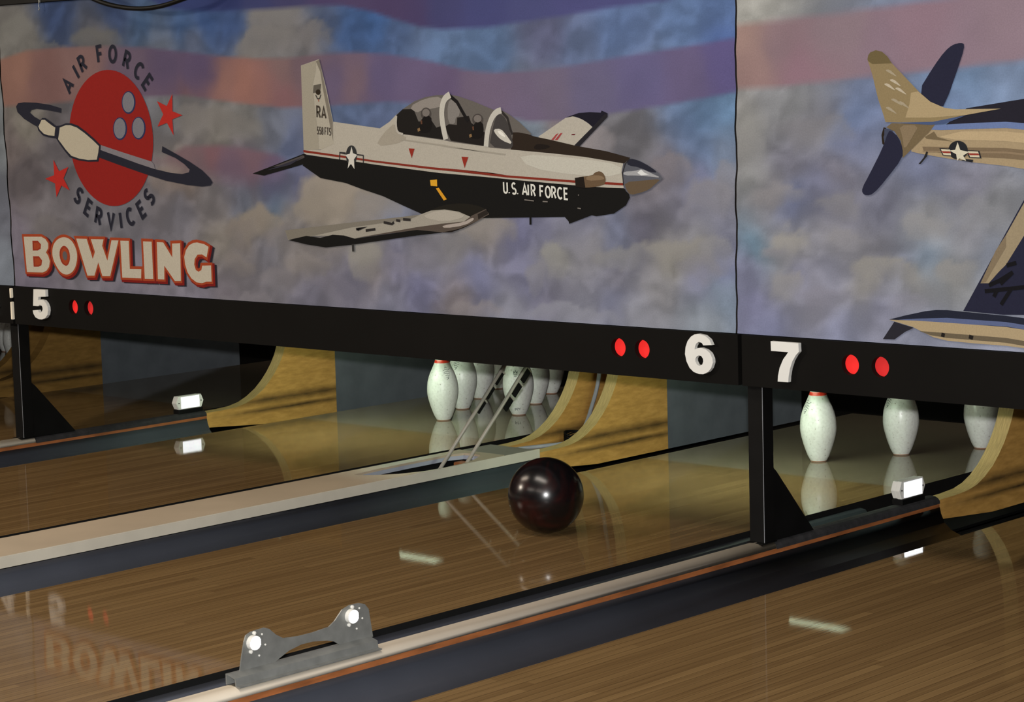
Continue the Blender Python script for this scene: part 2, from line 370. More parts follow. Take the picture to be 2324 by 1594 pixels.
# ------------------------------------------------------------------ printed artwork, in metres on the banner plane (x, z)
ART={'logo_print':[
('P',1,(132,30,26),[-16657,11351,-16668,11576,-16702,11800,-16757,12019,-16833,12232,-16929,12436,-17046,12630,-17180,12812,-17332,12979,-17499,13131,-17681,13265,-17875,13382,-18079,13478,-18292,13554,-18511,13609,-18735,13642,-18960,13654,-19186,13642,-19410,13609,-19629,13554,-19842,13478,-20046,13382,-20240,13265,-20421,13131,-20589,12979,-20741,12812,-20875,12630,-20991,12436,-21088,12232,-21164,12019,-21219,11800,-21252,11576,-21263,11351,-21252,11125,-21219,10901,-21164,10682,-21088,10469,-20991,10265,-20875,10071,-20741,9890,-20589,9722,-20421,9570,-20240,9436,-20046,9320,-19842,9223,-19629,9147,-19410,9092,-19186,9059,-18960,9048,-18735,9059,-18511,9092,-18292,9147,-18079,9223,-17875,9320,-17681,9436,-17499,9570,-17332,9722,-17180,9890,-17046,10071,-16929,10265,-16833,10469,-16757,10682,-16702,10901,-16668,11125],[]),
('P',2,(34,34,44),[-21646,12399,-22308,12531,-23080,12612,-23800,12638,-24168,12609,-24291,12494,-24229,12298,-23851,12060,-23405,11881,-23119,11781,-22873,11992,-23252,12131,-23489,12277,-23396,12365,-23098,12400,-22517,12353,-22007,12289,-21672,12239],[]),
('P',2,(118,112,116),[-19556,11132,-18386,10886,-16791,10565,-16680,10481,-16618,10297,-17519,10479,-18402,10681,-19602,10944],[]),
('P',3,(34,34,44),[-19569,10962,-18997,10831,-18401,10700,-17517,10497,-16645,10316,-15783,10192,-15211,10158,-14866,10215,-14814,10305,-15075,10485,-15518,10684,-16220,10884,-16183,11074,-15508,10829,-14786,10558,-14184,10290,-13810,10041,-13681,9898,-13799,9790,-14220,9757,-14951,9798,-16090,9934,-17245,10165,-18422,10420,-19319,10624,-19652,10699],[]),
('P',4,(34,34,44),[-22905,11992,-22768,12075,-22573,12073,-22293,11947,-21985,11791,-21760,11801,-21403,11878,-21086,11875,-20716,11788,-20294,11588,-19877,11359,-19496,11113,-19547,10850,-19675,10559,-20253,10551,-20812,10603,-21278,10705,-21576,10939,-21844,11177,-22021,11362,-22469,11402,-22787,11470,-23033,11645,-23086,11781],[]),
('P',5,(170,160,140),[-21766,11732,-21408,11813,-21155,11811,-20784,11724,-20361,11531,-19944,11303,-19591,11083,-19651,10868,-19750,10623,-20248,10611,-20745,10660,-21179,10755,-21479,10965,-21716,11176,-21895,11330,-21812,11560],[]),
('P',5,(170,160,140),[-22915,11876,-22806,12010,-22611,12008,-22425,11910,-22177,11793,-22022,11734,-22067,11581,-22097,11447,-22463,11468,-22717,11527,-22933,11664,-23008,11780],[]),
('P',2,(40,44,78),[-17496,12534,-17509,12460,-17535,12389,-17575,12324,-17626,12267,-17686,12221,-17753,12187,-17825,12166,-17899,12159,-17972,12168,-18041,12190,-18104,12226,-18157,12274,-18200,12333,-18230,12399,-18246,12471,-18248,12545,-18235,12619,-18208,12690,-18168,12756,-18116,12812,-18056,12859,-17988,12893,-17916,12913,-17842,12919,-17769,12910,-17701,12887,-17638,12851,-17585,12803,-17543,12745,-17514,12679,-17498,12608],[]),
('P',3,(112,110,116),[-17567,12542,-17578,12476,-17600,12413,-17634,12355,-17677,12304,-17728,12263,-17785,12232,-17845,12213,-17908,12208,-17969,12215,-18027,12235,-18079,12267,-18124,12310,-18160,12362,-18185,12421,-18198,12485,-18199,12552,-18188,12618,-18165,12682,-18131,12740,-18088,12791,-18036,12832,-17979,12862,-17918,12880,-17856,12886,-17795,12878,-17737,12858,-17685,12826,-17641,12783,-17606,12731,-17581,12672,-17568,12608],[]),
('P',2,(40,44,78),[-18020,11665,-18033,11590,-18060,11519,-18100,11453,-18152,11396,-18213,11348,-18281,11313,-18354,11292,-18428,11285,-18502,11292,-18572,11315,-18635,11350,-18689,11398,-18732,11457,-18762,11524,-18778,11596,-18780,11671,-18767,11745,-18740,11817,-18699,11883,-18647,11941,-18586,11988,-18517,12023,-18444,12044,-18370,12050,-18296,12042,-18227,12019,-18164,11983,-18111,11935,-18068,11877,-18038,11811,-18022,11739],[]),
('P',3,(112,110,116),[-18092,11673,-18103,11606,-18126,11542,-18160,11484,-18203,11432,-18255,11390,-18312,11359,-18374,11339,-18437,11333,-18499,11340,-18557,11360,-18610,11392,-18656,11435,-18691,11487,-18717,11546,-18730,11611,-18731,11678,-18720,11745,-18696,11809,-18662,11868,-18618,11919,-18566,11961,-18509,11992,-18447,12011,-18384,12017,-18323,12010,-18264,11990,-18212,11957,-18167,11915,-18131,11863,-18106,11803,-18093,11739],[]),
('P',2,(40,44,78),[-17022,11676,-17034,11602,-17061,11531,-17100,11466,-17150,11409,-17210,11362,-17277,11327,-17349,11306,-17422,11299,-17494,11307,-17563,11328,-17625,11364,-17678,11412,-17721,11470,-17750,11536,-17766,11607,-17768,11681,-17755,11756,-17729,11827,-17689,11892,-17638,11949,-17578,11996,-17510,12030,-17439,12051,-17366,12057,-17293,12049,-17225,12027,-17163,11991,-17111,11944,-17069,11886,-17039,11820,-17023,11749],[]),
('P',3,(112,110,116),[-17092,11683,-17103,11618,-17125,11554,-17158,11496,-17201,11445,-17252,11403,-17308,11372,-17368,11353,-17430,11347,-17491,11354,-17549,11373,-17601,11405,-17645,11448,-17681,11499,-17706,11558,-17719,11622,-17720,11688,-17709,11755,-17686,11818,-17653,11877,-17609,11928,-17559,11969,-17502,12000,-17442,12019,-17380,12024,-17319,12017,-17262,11997,-17210,11966,-17166,11923,-17131,11872,-17106,11813,-17093,11749],[]),
('P',2,(165,40,34),[-15542,12786,-15571,12215,-15066,12082,-15601,11954,-15569,11421,-15885,11841,-16392,11718,-16061,12123,-16355,12560,-15857,12393],[]),
('P',2,(165,40,34),[-22244,10620,-21944,10216,-21401,10372,-21708,9968,-21392,9556,-21851,9717,-22175,9308,-22218,9790,-22775,9949,-22245,10080],[]),
('L',2,(34,34,44),0.012,0,[-21095,12892,-21387,13355,-20877,13156]),
('L',2,(34,34,44),0.012,0,[-21172,13043,-21040,13204]),
('L',2,(34,34,44),0.012,0,[-20545,13426,-20861,13839]),
('L',2,(34,34,44),0.012,0,[-20317,13615,-20562,14073,-20447,14135,-20447,14135,-20400,14148,-20351,14141,-20306,14115,-20273,14074,-20257,14024,-20261,13973,-20282,13928,-20320,13896,-20434,13835]),
('L',2,(34,34,44),0.012,0,[-20320,13896,-20078,13742]),
('L',2,(34,34,44),0.012,0,[-19412,13922,-19478,14437,-19231,14469]),
('L',2,(34,34,44),0.012,0,[-19446,14190,-19240,14216]),
('L',2,(34,34,44),0.012,1,[-18441,14152,-18440,14233,-18456,14308,-18488,14370,-18532,14413,-18585,14432,-18641,14426,-18694,14395,-18740,14343,-18774,14274,-18792,14195,-18793,14114,-18777,14039,-18745,13978,-18701,13935,-18648,13916,-18592,13922,-18539,13952,-18493,14005,-18459,14074]),
('L',2,(34,34,44),0.012,0,[-18086,13761,-17884,14240,-17764,14189,-17764,14189,-17724,14161,-17698,14118,-17691,14068,-17702,14016,-17731,13972,-17773,13942,-17821,13931,-17869,13940,-17989,13991]),
('L',2,(34,34,44),0.012,0,[-17869,13940,-17837,13656]),
('L',2,(34,34,44),0.012,0,[-17022,13657,-17030,13715,-17055,13763,-17095,13794,-17146,13808,-17204,13802,-17265,13778,-17323,13737,-17374,13683,-17413,13620,-17437,13554,-17445,13489,-17435,13431,-17409,13385,-17368,13355,-17316,13343,-17257,13350]),
('L',2,(34,34,44),0.012,0,[-16535,13251,-16697,13441,-17093,13103,-16931,12913]),
('L',2,(34,34,44),0.012,0,[-16887,13278,-16745,13112]),
('L',2,(34,34,44),0.013,0,[-20673,9460,-20679,9513,-20706,9560,-20749,9592,-20801,9606,-20855,9597,-20900,9569,-20931,9525,-20943,9472,-20933,9419,-20903,9374,-20899,9378,-20866,9331,-20852,9276,-20861,9223,-20890,9180,-20935,9154,-20989,9148,-21043,9165,-21088,9200,-21119,9249,-21128,9304]),
('L',2,(34,34,44),0.013,0,[-20136,9118,-20350,9246,-20616,8799,-20401,8671]),
('L',2,(34,34,44),0.013,0,[-20478,9031,-20290,8920]),
('L',2,(34,34,44),0.013,0,[-20028,8470,-19868,8965,-19744,8925,-19744,8925,-19702,8901,-19672,8860,-19660,8810,-19667,8758,-19692,8712,-19731,8678,-19778,8663,-19827,8668,-19951,8708]),
('L',2,(34,34,44),0.013,0,[-19827,8668,-19770,8387]),
('L',2,(34,34,44),0.013,0,[-19287,8828,-19160,8299,-18965,8807]),
('L',2,(34,34,44),0.013,0,[-18573,8310,-18639,8826]),
('L',2,(34,34,44),0.013,0,[-18005,8928,-18058,8954,-18111,8959,-18159,8944,-18199,8909,-18227,8858,-18241,8794,-18239,8723,-18223,8651,-18192,8583,-18151,8526,-18101,8483,-18048,8459,-17995,8455,-17947,8473,-17908,8509,-17882,8562]),
('L',2,(34,34,44),0.013,0,[-17482,9252,-17693,9119,-17415,8679,-17204,8812]),
('L',2,(34,34,44),0.013,0,[-17559,8907,-17375,9024]),
('L',2,(34,34,44),0.013,0,[-17079,9611,-17133,9605,-17180,9579,-17213,9536,-17226,9484,-17219,9430,-17191,9384,-17147,9353,-17094,9341,-17041,9351,-16996,9380,-17000,9384,-16952,9417,-16898,9430,-16845,9421,-16802,9391,-16776,9346,-16771,9292,-16788,9238,-16824,9193,-16873,9163,-16928,9154])],
'lettering_print':[
('P',1,(38,34,42),[-24064,7795,-23003,7821,-22767,7741,-22617,7588,-22630,7432,-22775,7271,-22654,7158,-22572,6965,-22635,6767,-22797,6624,-23033,6549,-23975,6532],[[-23520,7635,-23235,7643,-23080,7537,-23103,7419,-23260,7356,-23525,7348],[-23528,7084,-23217,7094,-23063,6969,-23108,6830,-23277,6777,-23522,6769]]),
('L',1,(38,34,42),0.02,1,[-24064,7795,-23003,7821,-22767,7741,-22617,7588,-22630,7432,-22775,7271,-22654,7158,-22572,6965,-22635,6767,-22797,6624,-23033,6549,-23975,6532]),
('L',1,(38,34,42),0.01,1,[-23520,7635,-23235,7643,-23080,7537,-23103,7419,-23260,7356,-23525,7348]),
('L',1,(38,34,42),0.01,1,[-23528,7084,-23217,7094,-23063,6969,-23108,6830,-23277,6777,-23522,6769]),
('P',2,(116,26,22),[-24174,7835,-23113,7861,-22877,7781,-22727,7628,-22740,7472,-22885,7311,-22764,7198,-22682,7005,-22745,6807,-22907,6664,-23143,6589,-24085,6572],[]),
('L',2,(116,26,22),0.022,1,[-24174,7835,-23113,7861,-22877,7781,-22727,7628,-22740,7472,-22885,7311,-22764,7198,-22682,7005,-22745,6807,-22907,6664,-23143,6589,-24085,6572]),
('P',3,(150,62,34),[-24249,7885,-23188,7911,-22952,7831,-22802,7678,-22815,7522,-22960,7361,-22839,7248,-22757,7055,-22820,6857,-22982,6714,-23218,6639,-24160,6622],[]),
('L',3,(150,62,34),0.017,1,[-24249,7885,-23188,7911,-22952,7831,-22802,7678,-22815,7522,-22960,7361,-22839,7248,-22757,7055,-22820,6857,-22982,6714,-23218,6639,-24160,6622]),
('P',4,(178,168,150),[-24234,7875,-23173,7901,-22937,7821,-22787,7668,-22800,7512,-22945,7351,-22824,7238,-22742,7045,-22805,6847,-22967,6704,-23203,6629,-24145,6612],[[-23690,7715,-23405,7723,-23250,7617,-23273,7499,-23430,7436,-23695,7428],[-23698,7164,-23387,7174,-23233,7049,-23278,6910,-23447,6857,-23692,6849]]),
('L',5,(140,50,32),0.006,1,[-23690,7715,-23405,7723,-23250,7617,-23273,7499,-23430,7436,-23695,7428]),
('L',5,(140,50,32),0.006,1,[-23698,7164,-23387,7174,-23233,7049,-23278,6910,-23447,6857,-23692,6849]),
('P',1,(38,34,42),[-21527,7825,-21440,7806,-21361,7779,-21288,7743,-21222,7700,-21162,7648,-21110,7592,-21065,7530,-21027,7464,-20997,7393,-20976,7322,-20966,7253,-20966,7184,-20976,7116,-20993,7048,-21017,6980,-21048,6911,-21085,6842,-21128,6781,-21176,6726,-21230,6678,-21289,6637,-21352,6603,-21418,6574,-21488,6550,-21562,6533,-21637,6526,-21713,6528,-21790,6540,-21869,6561,-21943,6592,-22012,6631,-22077,6678,-22137,6735,-22193,6794,-22244,6855,-22291,6920,-22335,6987,-22367,7054,-22390,7122,-22403,7189,-22405,7258,-22399,7324,-22386,7387,-22364,7449,-22335,7508,-22296,7564,-22247,7616,-22188,7665,-22120,7711,-22046,7750,-21966,7782,-21881,7807,-21791,7826,-21702,7835,-21614,7835],[[-21607,7489,-21515,7434,-21454,7363,-21423,7277,-21411,7185,-21419,7088,-21454,7000,-21514,6920,-21578,6875,-21643,6863,-21722,6880,-21814,6925,-21884,6996,-21931,7092,-21950,7193,-21941,7300,-21906,7384,-21847,7444,-21776,7484,-21694,7506]]),
('L',1,(38,34,42),0.02,1,[-21527,7825,-21440,7806,-21361,7779,-21288,7743,-21222,7700,-21162,7648,-21110,7592,-21065,7530,-21027,7464,-20997,7393,-20976,7322,-20966,7253,-20966,7184,-20976,7116,-20993,7048,-21017,6980,-21048,6911,-21085,6842,-21128,6781,-21176,6726,-21230,6678,-21289,6637,-21352,6603,-21418,6574,-21488,6550,-21562,6533,-21637,6526,-21713,6528,-21790,6540,-21869,6561,-21943,6592,-22012,6631,-22077,6678,-22137,6735,-22193,6794,-22244,6855,-22291,6920,-22335,6987,-22367,7054,-22390,7122,-22403,7189,-22405,7258,-22399,7324,-22386,7387,-22364,7449,-22335,7508,-22296,7564,-22247,7616,-22188,7665,-22120,7711,-22046,7750,-21966,7782,-21881,7807,-21791,7826,-21702,7835,-21614,7835]),
('L',1,(38,34,42),0.01,1,[-21607,7489,-21515,7434,-21454,7363,-21423,7277,-21411,7185,-21419,7088,-21454,7000,-21514,6920,-21578,6875,-21643,6863,-21722,6880,-21814,6925,-21884,6996,-21931,7092,-21950,7193,-21941,7300,-21906,7384,-21847,7444,-21776,7484,-21694,7506]),
('P',2,(116,26,22),[-21637,7865,-21550,7846,-21471,7819,-21398,7783,-21332,7740,-21272,7688,-21220,7632,-21175,7570,-21137,7504,-21107,7433,-21086,7362,-21076,7293,-21076,7224,-21086,7156,-21103,7088,-21127,7020,-21158,6951,-21195,6882,-21238,6821,-21286,6766,-21340,6718,-21399,6677,-21462,6643,-21528,6614,-21598,6590,-21672,6573,-21747,6566,-21823,6568,-21900,6580,-21979,6601,-22053,6632,-22122,6671,-22187,6718,-22247,6775,-22303,6834,-22354,6895,-22401,6960,-22445,7027,-22477,7094,-22500,7162,-22513,7229,-22515,7298,-22509,7364,-22496,7427,-22474,7489,-22445,7548,-22406,7604,-22357,7656,-22298,7705,-22230,7751,-22156,7790,-22076,7822,-21991,7847,-21901,7866,-21812,7875,-21724,7875],[]),
('L',2,(116,26,22),0.022,1,[-21637,7865,-21550,7846,-21471,7819,-21398,7783,-21332,7740,-21272,7688,-21220,7632,-21175,7570,-21137,7504,-21107,7433,-21086,7362,-21076,7293,-21076,7224,-21086,7156,-21103,7088,-21127,7020,-21158,6951,-21195,6882,-21238,6821,-21286,6766,-21340,6718,-21399,6677,-21462,6643,-21528,6614,-21598,6590,-21672,6573,-21747,6566,-21823,6568,-21900,6580,-21979,6601,-22053,6632,-22122,6671,-22187,6718,-22247,6775,-22303,6834,-22354,6895,-22401,6960,-22445,7027,-22477,7094,-22500,7162,-22513,7229,-22515,7298,-22509,7364,-22496,7427,-22474,7489,-22445,7548,-22406,7604,-22357,7656,-22298,7705,-22230,7751,-22156,7790,-22076,7822,-21991,7847,-21901,7866,-21812,7875,-21724,7875]),
('P',3,(150,62,34),[-21712,7915,-21625,7896,-21546,7869,-21473,7833,-21407,7790,-21347,7738,-21295,7682,-21250,7620,-21212,7554,-21182,7483,-21161,7412,-21151,7343,-21151,7274,-21161,7206,-21178,7138,-21202,7070,-21233,7001,-21270,6932,-21313,6871,-21361,6816,-21415,6768,-21474,6727,-21537,6693,-21603,6664,-21673,6640,-21747,6623,-21822,6616,-21898,6618,-21975,6630,-22054,6651,-22128,6682,-22197,6721,-22262,6768,-22322,6825,-22378,6884,-22429,6945,-22476,7010,-22520,7077,-22552,7144,-22575,7212,-22588,7279,-22590,7348,-22584,7414,-22571,7477,-22549,7539,-22520,7598,-22481,7654,-22432,7706,-22373,7755,-22305,7801,-22231,7840,-22151,7872,-22066,7897,-21976,7916,-21887,7925,-21799,7925],[]),
('L',3,(150,62,34),0.017,1,[-21712,7915,-21625,7896,-21546,7869,-21473,7833,-21407,7790,-21347,7738,-21295,7682,-21250,7620,-21212,7554,-21182,7483,-21161,7412,-21151,7343,-21151,7274,-21161,7206,-21178,7138,-21202,7070,-21233,7001,-21270,6932,-21313,6871,-21361,6816,-21415,6768,-21474,6727,-21537,6693,-21603,6664,-21673,6640,-21747,6623,-21822,6616,-21898,6618,-21975,6630,-22054,6651,-22128,6682,-22197,6721,-22262,6768,-22322,6825,-22378,6884,-22429,6945,-22476,7010,-22520,7077,-22552,7144,-22575,7212,-22588,7279,-22590,7348,-22584,7414,-22571,7477,-22549,7539,-22520,7598,-22481,7654,-22432,7706,-22373,7755,-22305,7801,-22231,7840,-22151,7872,-22066,7897,-21976,7916,-21887,7925,-21799,7925]),
('P',4,(178,168,150),[-21697,7905,-21610,7886,-21531,7859,-21458,7823,-21392,7780,-21332,7728,-21280,7672,-21235,7610,-21197,7544,-21167,7473,-21146,7402,-21136,7333,-21136,7264,-21146,7196,-21163,7128,-21187,7060,-21218,6991,-21255,6922,-21298,6861,-21346,6806,-21400,6758,-21459,6717,-21522,6683,-21588,6654,-21658,6630,-21732,6613,-21807,6606,-21883,6608,-21960,6620,-22039,6641,-22113,6672,-22182,6711,-22247,6758,-22307,6815,-22363,6874,-22414,6935,-22461,7000,-22505,7067,-22537,7134,-22560,7202,-22573,7269,-22575,7338,-22569,7404,-22556,7467,-22534,7529,-22505,7588,-22466,7644,-22417,7696,-22358,7745,-22290,7791,-22216,7830,-22136,7862,-22051,7887,-21961,7906,-21872,7915,-21784,7915],[[-21777,7569,-21685,7514,-21624,7443,-21593,7357,-21581,7265,-21589,7168,-21624,7080,-21684,7000,-21748,6955,-21813,6943,-21892,6960,-21984,7005,-22054,7076,-22101,7172,-22120,7273,-22111,7380,-22076,7464,-22017,7524,-21946,7564,-21864,7586]]),
('P',4,(92,84,84),[-21810,7417,-21765,7389,-21734,7354,-21718,7311,-21713,7265,-21717,7216,-21734,7172,-21764,7133,-21796,7110,-21828,7104,-21868,7112,-21914,7135,-21949,7170,-21972,7218,-21982,7269,-21977,7323,-21960,7364,-21930,7394,-21895,7415,-21854,7425],[]),
('L',5,(140,50,32),0.006,1,[-21777,7569,-21685,7514,-21624,7443,-21593,7357,-21581,7265,-21589,7168,-21624,7080,-21684,7000,-21748,6955,-21813,6943,-21892,6960,-21984,7005,-22054,7076,-22101,7172,-22120,7273,-22111,7380,-22076,7464,-22017,7524,-21946,7564,-21864,7586]),
('P',1,(38,34,42),[-20972,7805,-20372,7808,-20082,7120,-19944,7372,-20140,7806,-19425,7817,-19516,7594,-19266,7088,-18983,7797,-18598,7800,-19153,6559,-19586,6544,-19779,7014,-20034,6547,-20430,6533],[]),
('L',1,(38,34,42),0.02,1,[-20972,7805,-20372,7808,-20082,7120,-19944,7372,-20140,7806,-19425,7817,-19516,7594,-19266,7088,-18983,7797,-18598,7800,-19153,6559,-19586,6544,-19779,7014,-20034,6547,-20430,6533]),
('P',2,(116,26,22),[-21082,7845,-20482,7848,-20192,7160,-20054,7412,-20250,7846,-19535,7857,-19626,7634,-19376,7128,-19093,7837,-18708,7840,-19263,6599,-19696,6584,-19889,7054,-20144,6587,-20540,6573],[]),
('L',2,(116,26,22),0.022,1,[-21082,7845,-20482,7848,-20192,7160,-20054,7412,-20250,7846,-19535,7857,-19626,7634,-19376,7128,-19093,7837,-18708,7840,-19263,6599,-19696,6584,-19889,7054,-20144,6587,-20540,6573]),
('P',3,(150,62,34),[-21157,7895,-20557,7898,-20267,7210,-20129,7462,-20325,7896,-19610,7907,-19701,7684,-19451,7178,-19168,7887,-18783,7890,-19338,6649,-19771,6634,-19964,7104,-20219,6637,-20615,6623],[]),
('L',3,(150,62,34),0.017,1,[-21157,7895,-20557,7898,-20267,7210,-20129,7462,-20325,7896,-19610,7907,-19701,7684,-19451,7178,-19168,7887,-18783,7890,-19338,6649,-19771,6634,-19964,7104,-20219,6637,-20615,6623]),
('P',4,(178,168,150),[-21142,7885,-20542,7888,-20252,7200,-20114,7452,-20310,7886,-19595,7897,-19686,7674,-19436,7168,-19153,7877,-18768,7880,-19323,6639,-19756,6624,-19949,7094,-20204,6627,-20600,6613],[]),
('P',1,(38,34,42),[-18495,7795,-18034,7799,-18046,6844,-17421,6858,-17456,6545,-18482,6534],[]),
('L',1,(38,34,42),0.02,1,[-18495,7795,-18034,7799,-18046,6844,-17421,6858,-17456,6545,-18482,6534]),
('P',2,(116,26,22),[-18605,7835,-18144,7839,-18156,6884,-17531,6898,-17566,6585,-18592,6574],[]),
('L',2,(116,26,22),0.022,1,[-18605,7835,-18144,7839,-18156,6884,-17531,6898,-17566,6585,-18592,6574]),
('P',3,(150,62,34),[-18680,7885,-18219,7889,-18231,6934,-17606,6948,-17641,6635,-18667,6624],[]),
('L',3,(150,62,34),0.017,1,[-18680,7885,-18219,7889,-18231,6934,-17606,6948,-17641,6635,-18667,6624]),
('P',4,(178,168,150),[-18665,7875,-18204,7879,-18216,6924,-17591,6938,-17626,6625,-18652,6614],[]),
('P',1,(38,34,42),[-17261,7804,-16799,7804,-16802,6551,-17259,6541],[]),
('L',1,(38,34,42),0.02,1,[-17261,7804,-16799,7804,-16802,6551,-17259,6541]),
('P',2,(116,26,22),[-17371,7844,-16909,7844,-16912,6591,-17369,6581],[]),
('L',2,(116,26,22),0.022,1,[-17371,7844,-16909,7844,-16912,6591,-17369,6581]),
('P',3,(150,62,34),[-17446,7894,-16984,7894,-16987,6641,-17444,6631],[]),
('L',3,(150,62,34),0.017,1,[-17446,7894,-16984,7894,-16987,6641,-17444,6631]),
('P',4,(178,168,150),[-17431,7884,-16969,7884,-16972,6631,-17429,6621],[]),
('P',1,(38,34,42),[-16523,7800,-16184,7794,-15741,7309,-15720,7770,-15298,7792,-15345,6538,-15663,6526,-16181,7018,-16214,6554,-16554,6552],[]),
('L',1,(38,34,42),0.02,1,[-16523,7800,-16184,7794,-15741,7309,-15720,7770,-15298,7792,-15345,6538,-15663,6526,-16181,7018,-16214,6554,-16554,6552]),
('P',2,(116,26,22),[-16633,7840,-16294,7834,-15851,7349,-15830,7810,-15408,7832,-15455,6578,-15773,6566,-16291,7058,-16324,6594,-16664,6592],[]),
('L',2,(116,26,22),0.022,1,[-16633,7840,-16294,7834,-15851,7349,-15830,7810,-15408,7832,-15455,6578,-15773,6566,-16291,7058,-16324,6594,-16664,6592]),
('P',3,(150,62,34),[-16708,7890,-16369,7884,-15926,7399,-15905,7860,-15483,7882,-15530,6628,-15848,6616,-16366,7108,-16399,6644,-16739,6642],[]),
('L',3,(150,62,34),0.017,1,[-16708,7890,-16369,7884,-15926,7399,-15905,7860,-15483,7882,-15530,6628,-15848,6616,-16366,7108,-16399,6644,-16739,6642]),
('P',4,(178,168,150),[-16693,7880,-16354,7874,-15911,7389,-15890,7850,-15468,7872,-15515,6618,-15833,6606,-16351,7098,-16384,6634,-16724,6632],[]),
('P',1,(38,34,42),[-14428,7840,-14064,7795,-13846,7710,-13970,7363,-14200,7454,-14427,7440,-14578,7289,-14619,7106,-14546,6926,-14408,6876,-14263,6935,-14213,7083,-13763,7105,-13764,6572,-14034,6562,-14263,6506,-14545,6524,-14793,6643,-14980,6838,-15088,7091,-15116,7346,-15015,7569,-14832,7738,-14628,7816],[]),
('L',1,(38,34,42),0.02,1,[-14428,7840,-14064,7795,-13846,7710,-13970,7363,-14200,7454,-14427,7440,-14578,7289,-14619,7106,-14546,6926,-14408,6876,-14263,6935,-14213,7083,-13763,7105,-13764,6572,-14034,6562,-14263,6506,-14545,6524,-14793,6643,-14980,6838,-15088,7091,-15116,7346,-15015,7569,-14832,7738,-14628,7816]),
('P',2,(116,26,22),[-14538,7880,-14174,7835,-13956,7750,-14080,7403,-14310,7494,-14537,7480,-14688,7329,-14729,7146,-14656,6966,-14518,6916,-14373,6975,-14323,7123,-13873,7145,-13874,6612,-14144,6602,-14373,6546,-14655,6564,-14903,6683,-15090,6878,-15198,7131,-15226,7386,-15125,7609,-14942,7778,-14738,7856],[]),
('L',2,(116,26,22),0.022,1,[-14538,7880,-14174,7835,-13956,7750,-14080,7403,-14310,7494,-14537,7480,-14688,7329,-14729,7146,-14656,6966,-14518,6916,-14373,6975,-14323,7123,-13873,7145,-13874,6612,-14144,6602,-14373,6546,-14655,6564,-14903,6683,-15090,6878,-15198,7131,-15226,7386,-15125,7609,-14942,7778,-14738,7856]),
('P',3,(150,62,34),[-14613,7930,-14249,7885,-14031,7800,-14155,7453,-14385,7544,-14612,7530,-14763,7379,-14804,7196,-14731,7016,-14593,6966,-14448,7025,-14398,7173,-13948,7195,-13949,6662,-14219,6652,-14448,6596,-14730,6614,-14978,6733,-15165,6928,-15273,7181,-15301,7436,-15200,7659,-15017,7828,-14813,7906],[]),
('L',3,(150,62,34),0.017,1,[-14613,7930,-14249,7885,-14031,7800,-14155,7453,-14385,7544,-14612,7530,-14763,7379,-14804,7196,-14731,7016,-14593,6966,-14448,7025,-14398,7173,-13948,7195,-13949,6662,-14219,6652,-14448,6596,-14730,6614,-14978,6733,-15165,6928,-15273,7181,-15301,7436,-15200,7659,-15017,7828,-14813,7906]),
('P',4,(178,168,150),[-14598,7920,-14234,7875,-14016,7790,-14140,7443,-14370,7534,-14597,7520,-14748,7369,-14789,7186,-14716,7006,-14578,6956,-14433,7015,-14383,7163,-13933,7185,-13934,6652,-14204,6642,-14433,6586,-14715,6604,-14963,6723,-15150,6918,-15258,7171,-15286,7426,-15185,7649,-15002,7818,-14798,7896],[])],
'trainer_aircraft_print':[
('P',1,(168,160,146),[602,11297,1636,11812,1924,11855,2247,11775,2643,11559,1958,11029,1078,11171,663,11250],[]),
('P',2,(26,24,34),[1637,11818,2130,11944,2535,11960,2935,11943,2969,12000,3181,11922,3178,11820,2623,11553,2446,11676,2266,11760,2066,11832,1904,11852],[]),
('P',3,(34,32,36),[3181,11922,3178,11820,2141,11020,1947,11051,2635,11559,3053,11888],[]),
('P',3,(150,60,60),[1292,11370,1375,11391,1183,11201,1092,11208],[]),
('P',3,(150,60,60),[1437,11391,1520,11396,1328,11200,1224,11201],[]),
('P',3,(100,40,46),[1867,11366,1990,11372,1968,11332,1842,11333],[]),
('P',1,(20,19,18),[-11698,10195,-10869,10404,-9223,10826,-8942,10732,-9210,10505,-11150,10132],[]),
('P',2,(74,68,66),[-10737,10405,-9290,10770,-9101,10732,-9884,10503],[]),
('P',3,(48,46,56),[-11007,10295,-9749,10602,-9294,10710,-9886,10473],[]),
('P',3,(20,19,18),[-9308,10461,-9173,10582,-9225,10796,-7846,10677,-6022,10505,-3685,10300,-1231,10142,-3307,10266,-1523,10164,199,10050,1862,9955,3687,9880,3861,9807,3915,9627,3772,9414,3330,9179,2687,9092,2527,9119,1683,8863,1664,8934,1524,9055,268,9016,264,8812,180,8810,187,9015,-1394,8969,-2050,8945,-4145,9045,-4893,9272,-5769,9550,-6664,9749,-7390,9932,-8504,10072],[]),
('P',4,(30,27,22),[-3708,9157,-3417,9263,-3045,9335,-2592,9372,-2173,9363,-1787,9309,-1568,9252,-1515,9193,-1656,9115,-1992,9019,-2270,9010,-2491,9086,-2742,9140,-3023,9169,-3336,9164,-3681,9124],[]),
('P',4,(168,160,146),[-9217,10946,-8457,10932,-7879,11219,-7829,11800,-5789,11582,-5363,11776,-5058,11987,-5055,11453,-4910,11411,-3075,11211,-1524,11014,-3174,11220,-2726,11154,-1488,11038,-1227,10990,-365,10938,1066,10837,2295,10738,3706,10553,3640,10317,3706,9881,3072,9890,1862,9946,199,10043,-1523,10154,-3307,10256,-3686,10288,-6022,10492,-6926,10586,-7846,10669,-9098,10796,-9210,10830],[]),
('P',5,(180,174,160),[425,10793,1670,10716,2631,10636,3307,10554,3634,10434,3609,10276,3191,10202,2379,10212,1533,10269,653,10373,110,10526,-95,10730],[]),
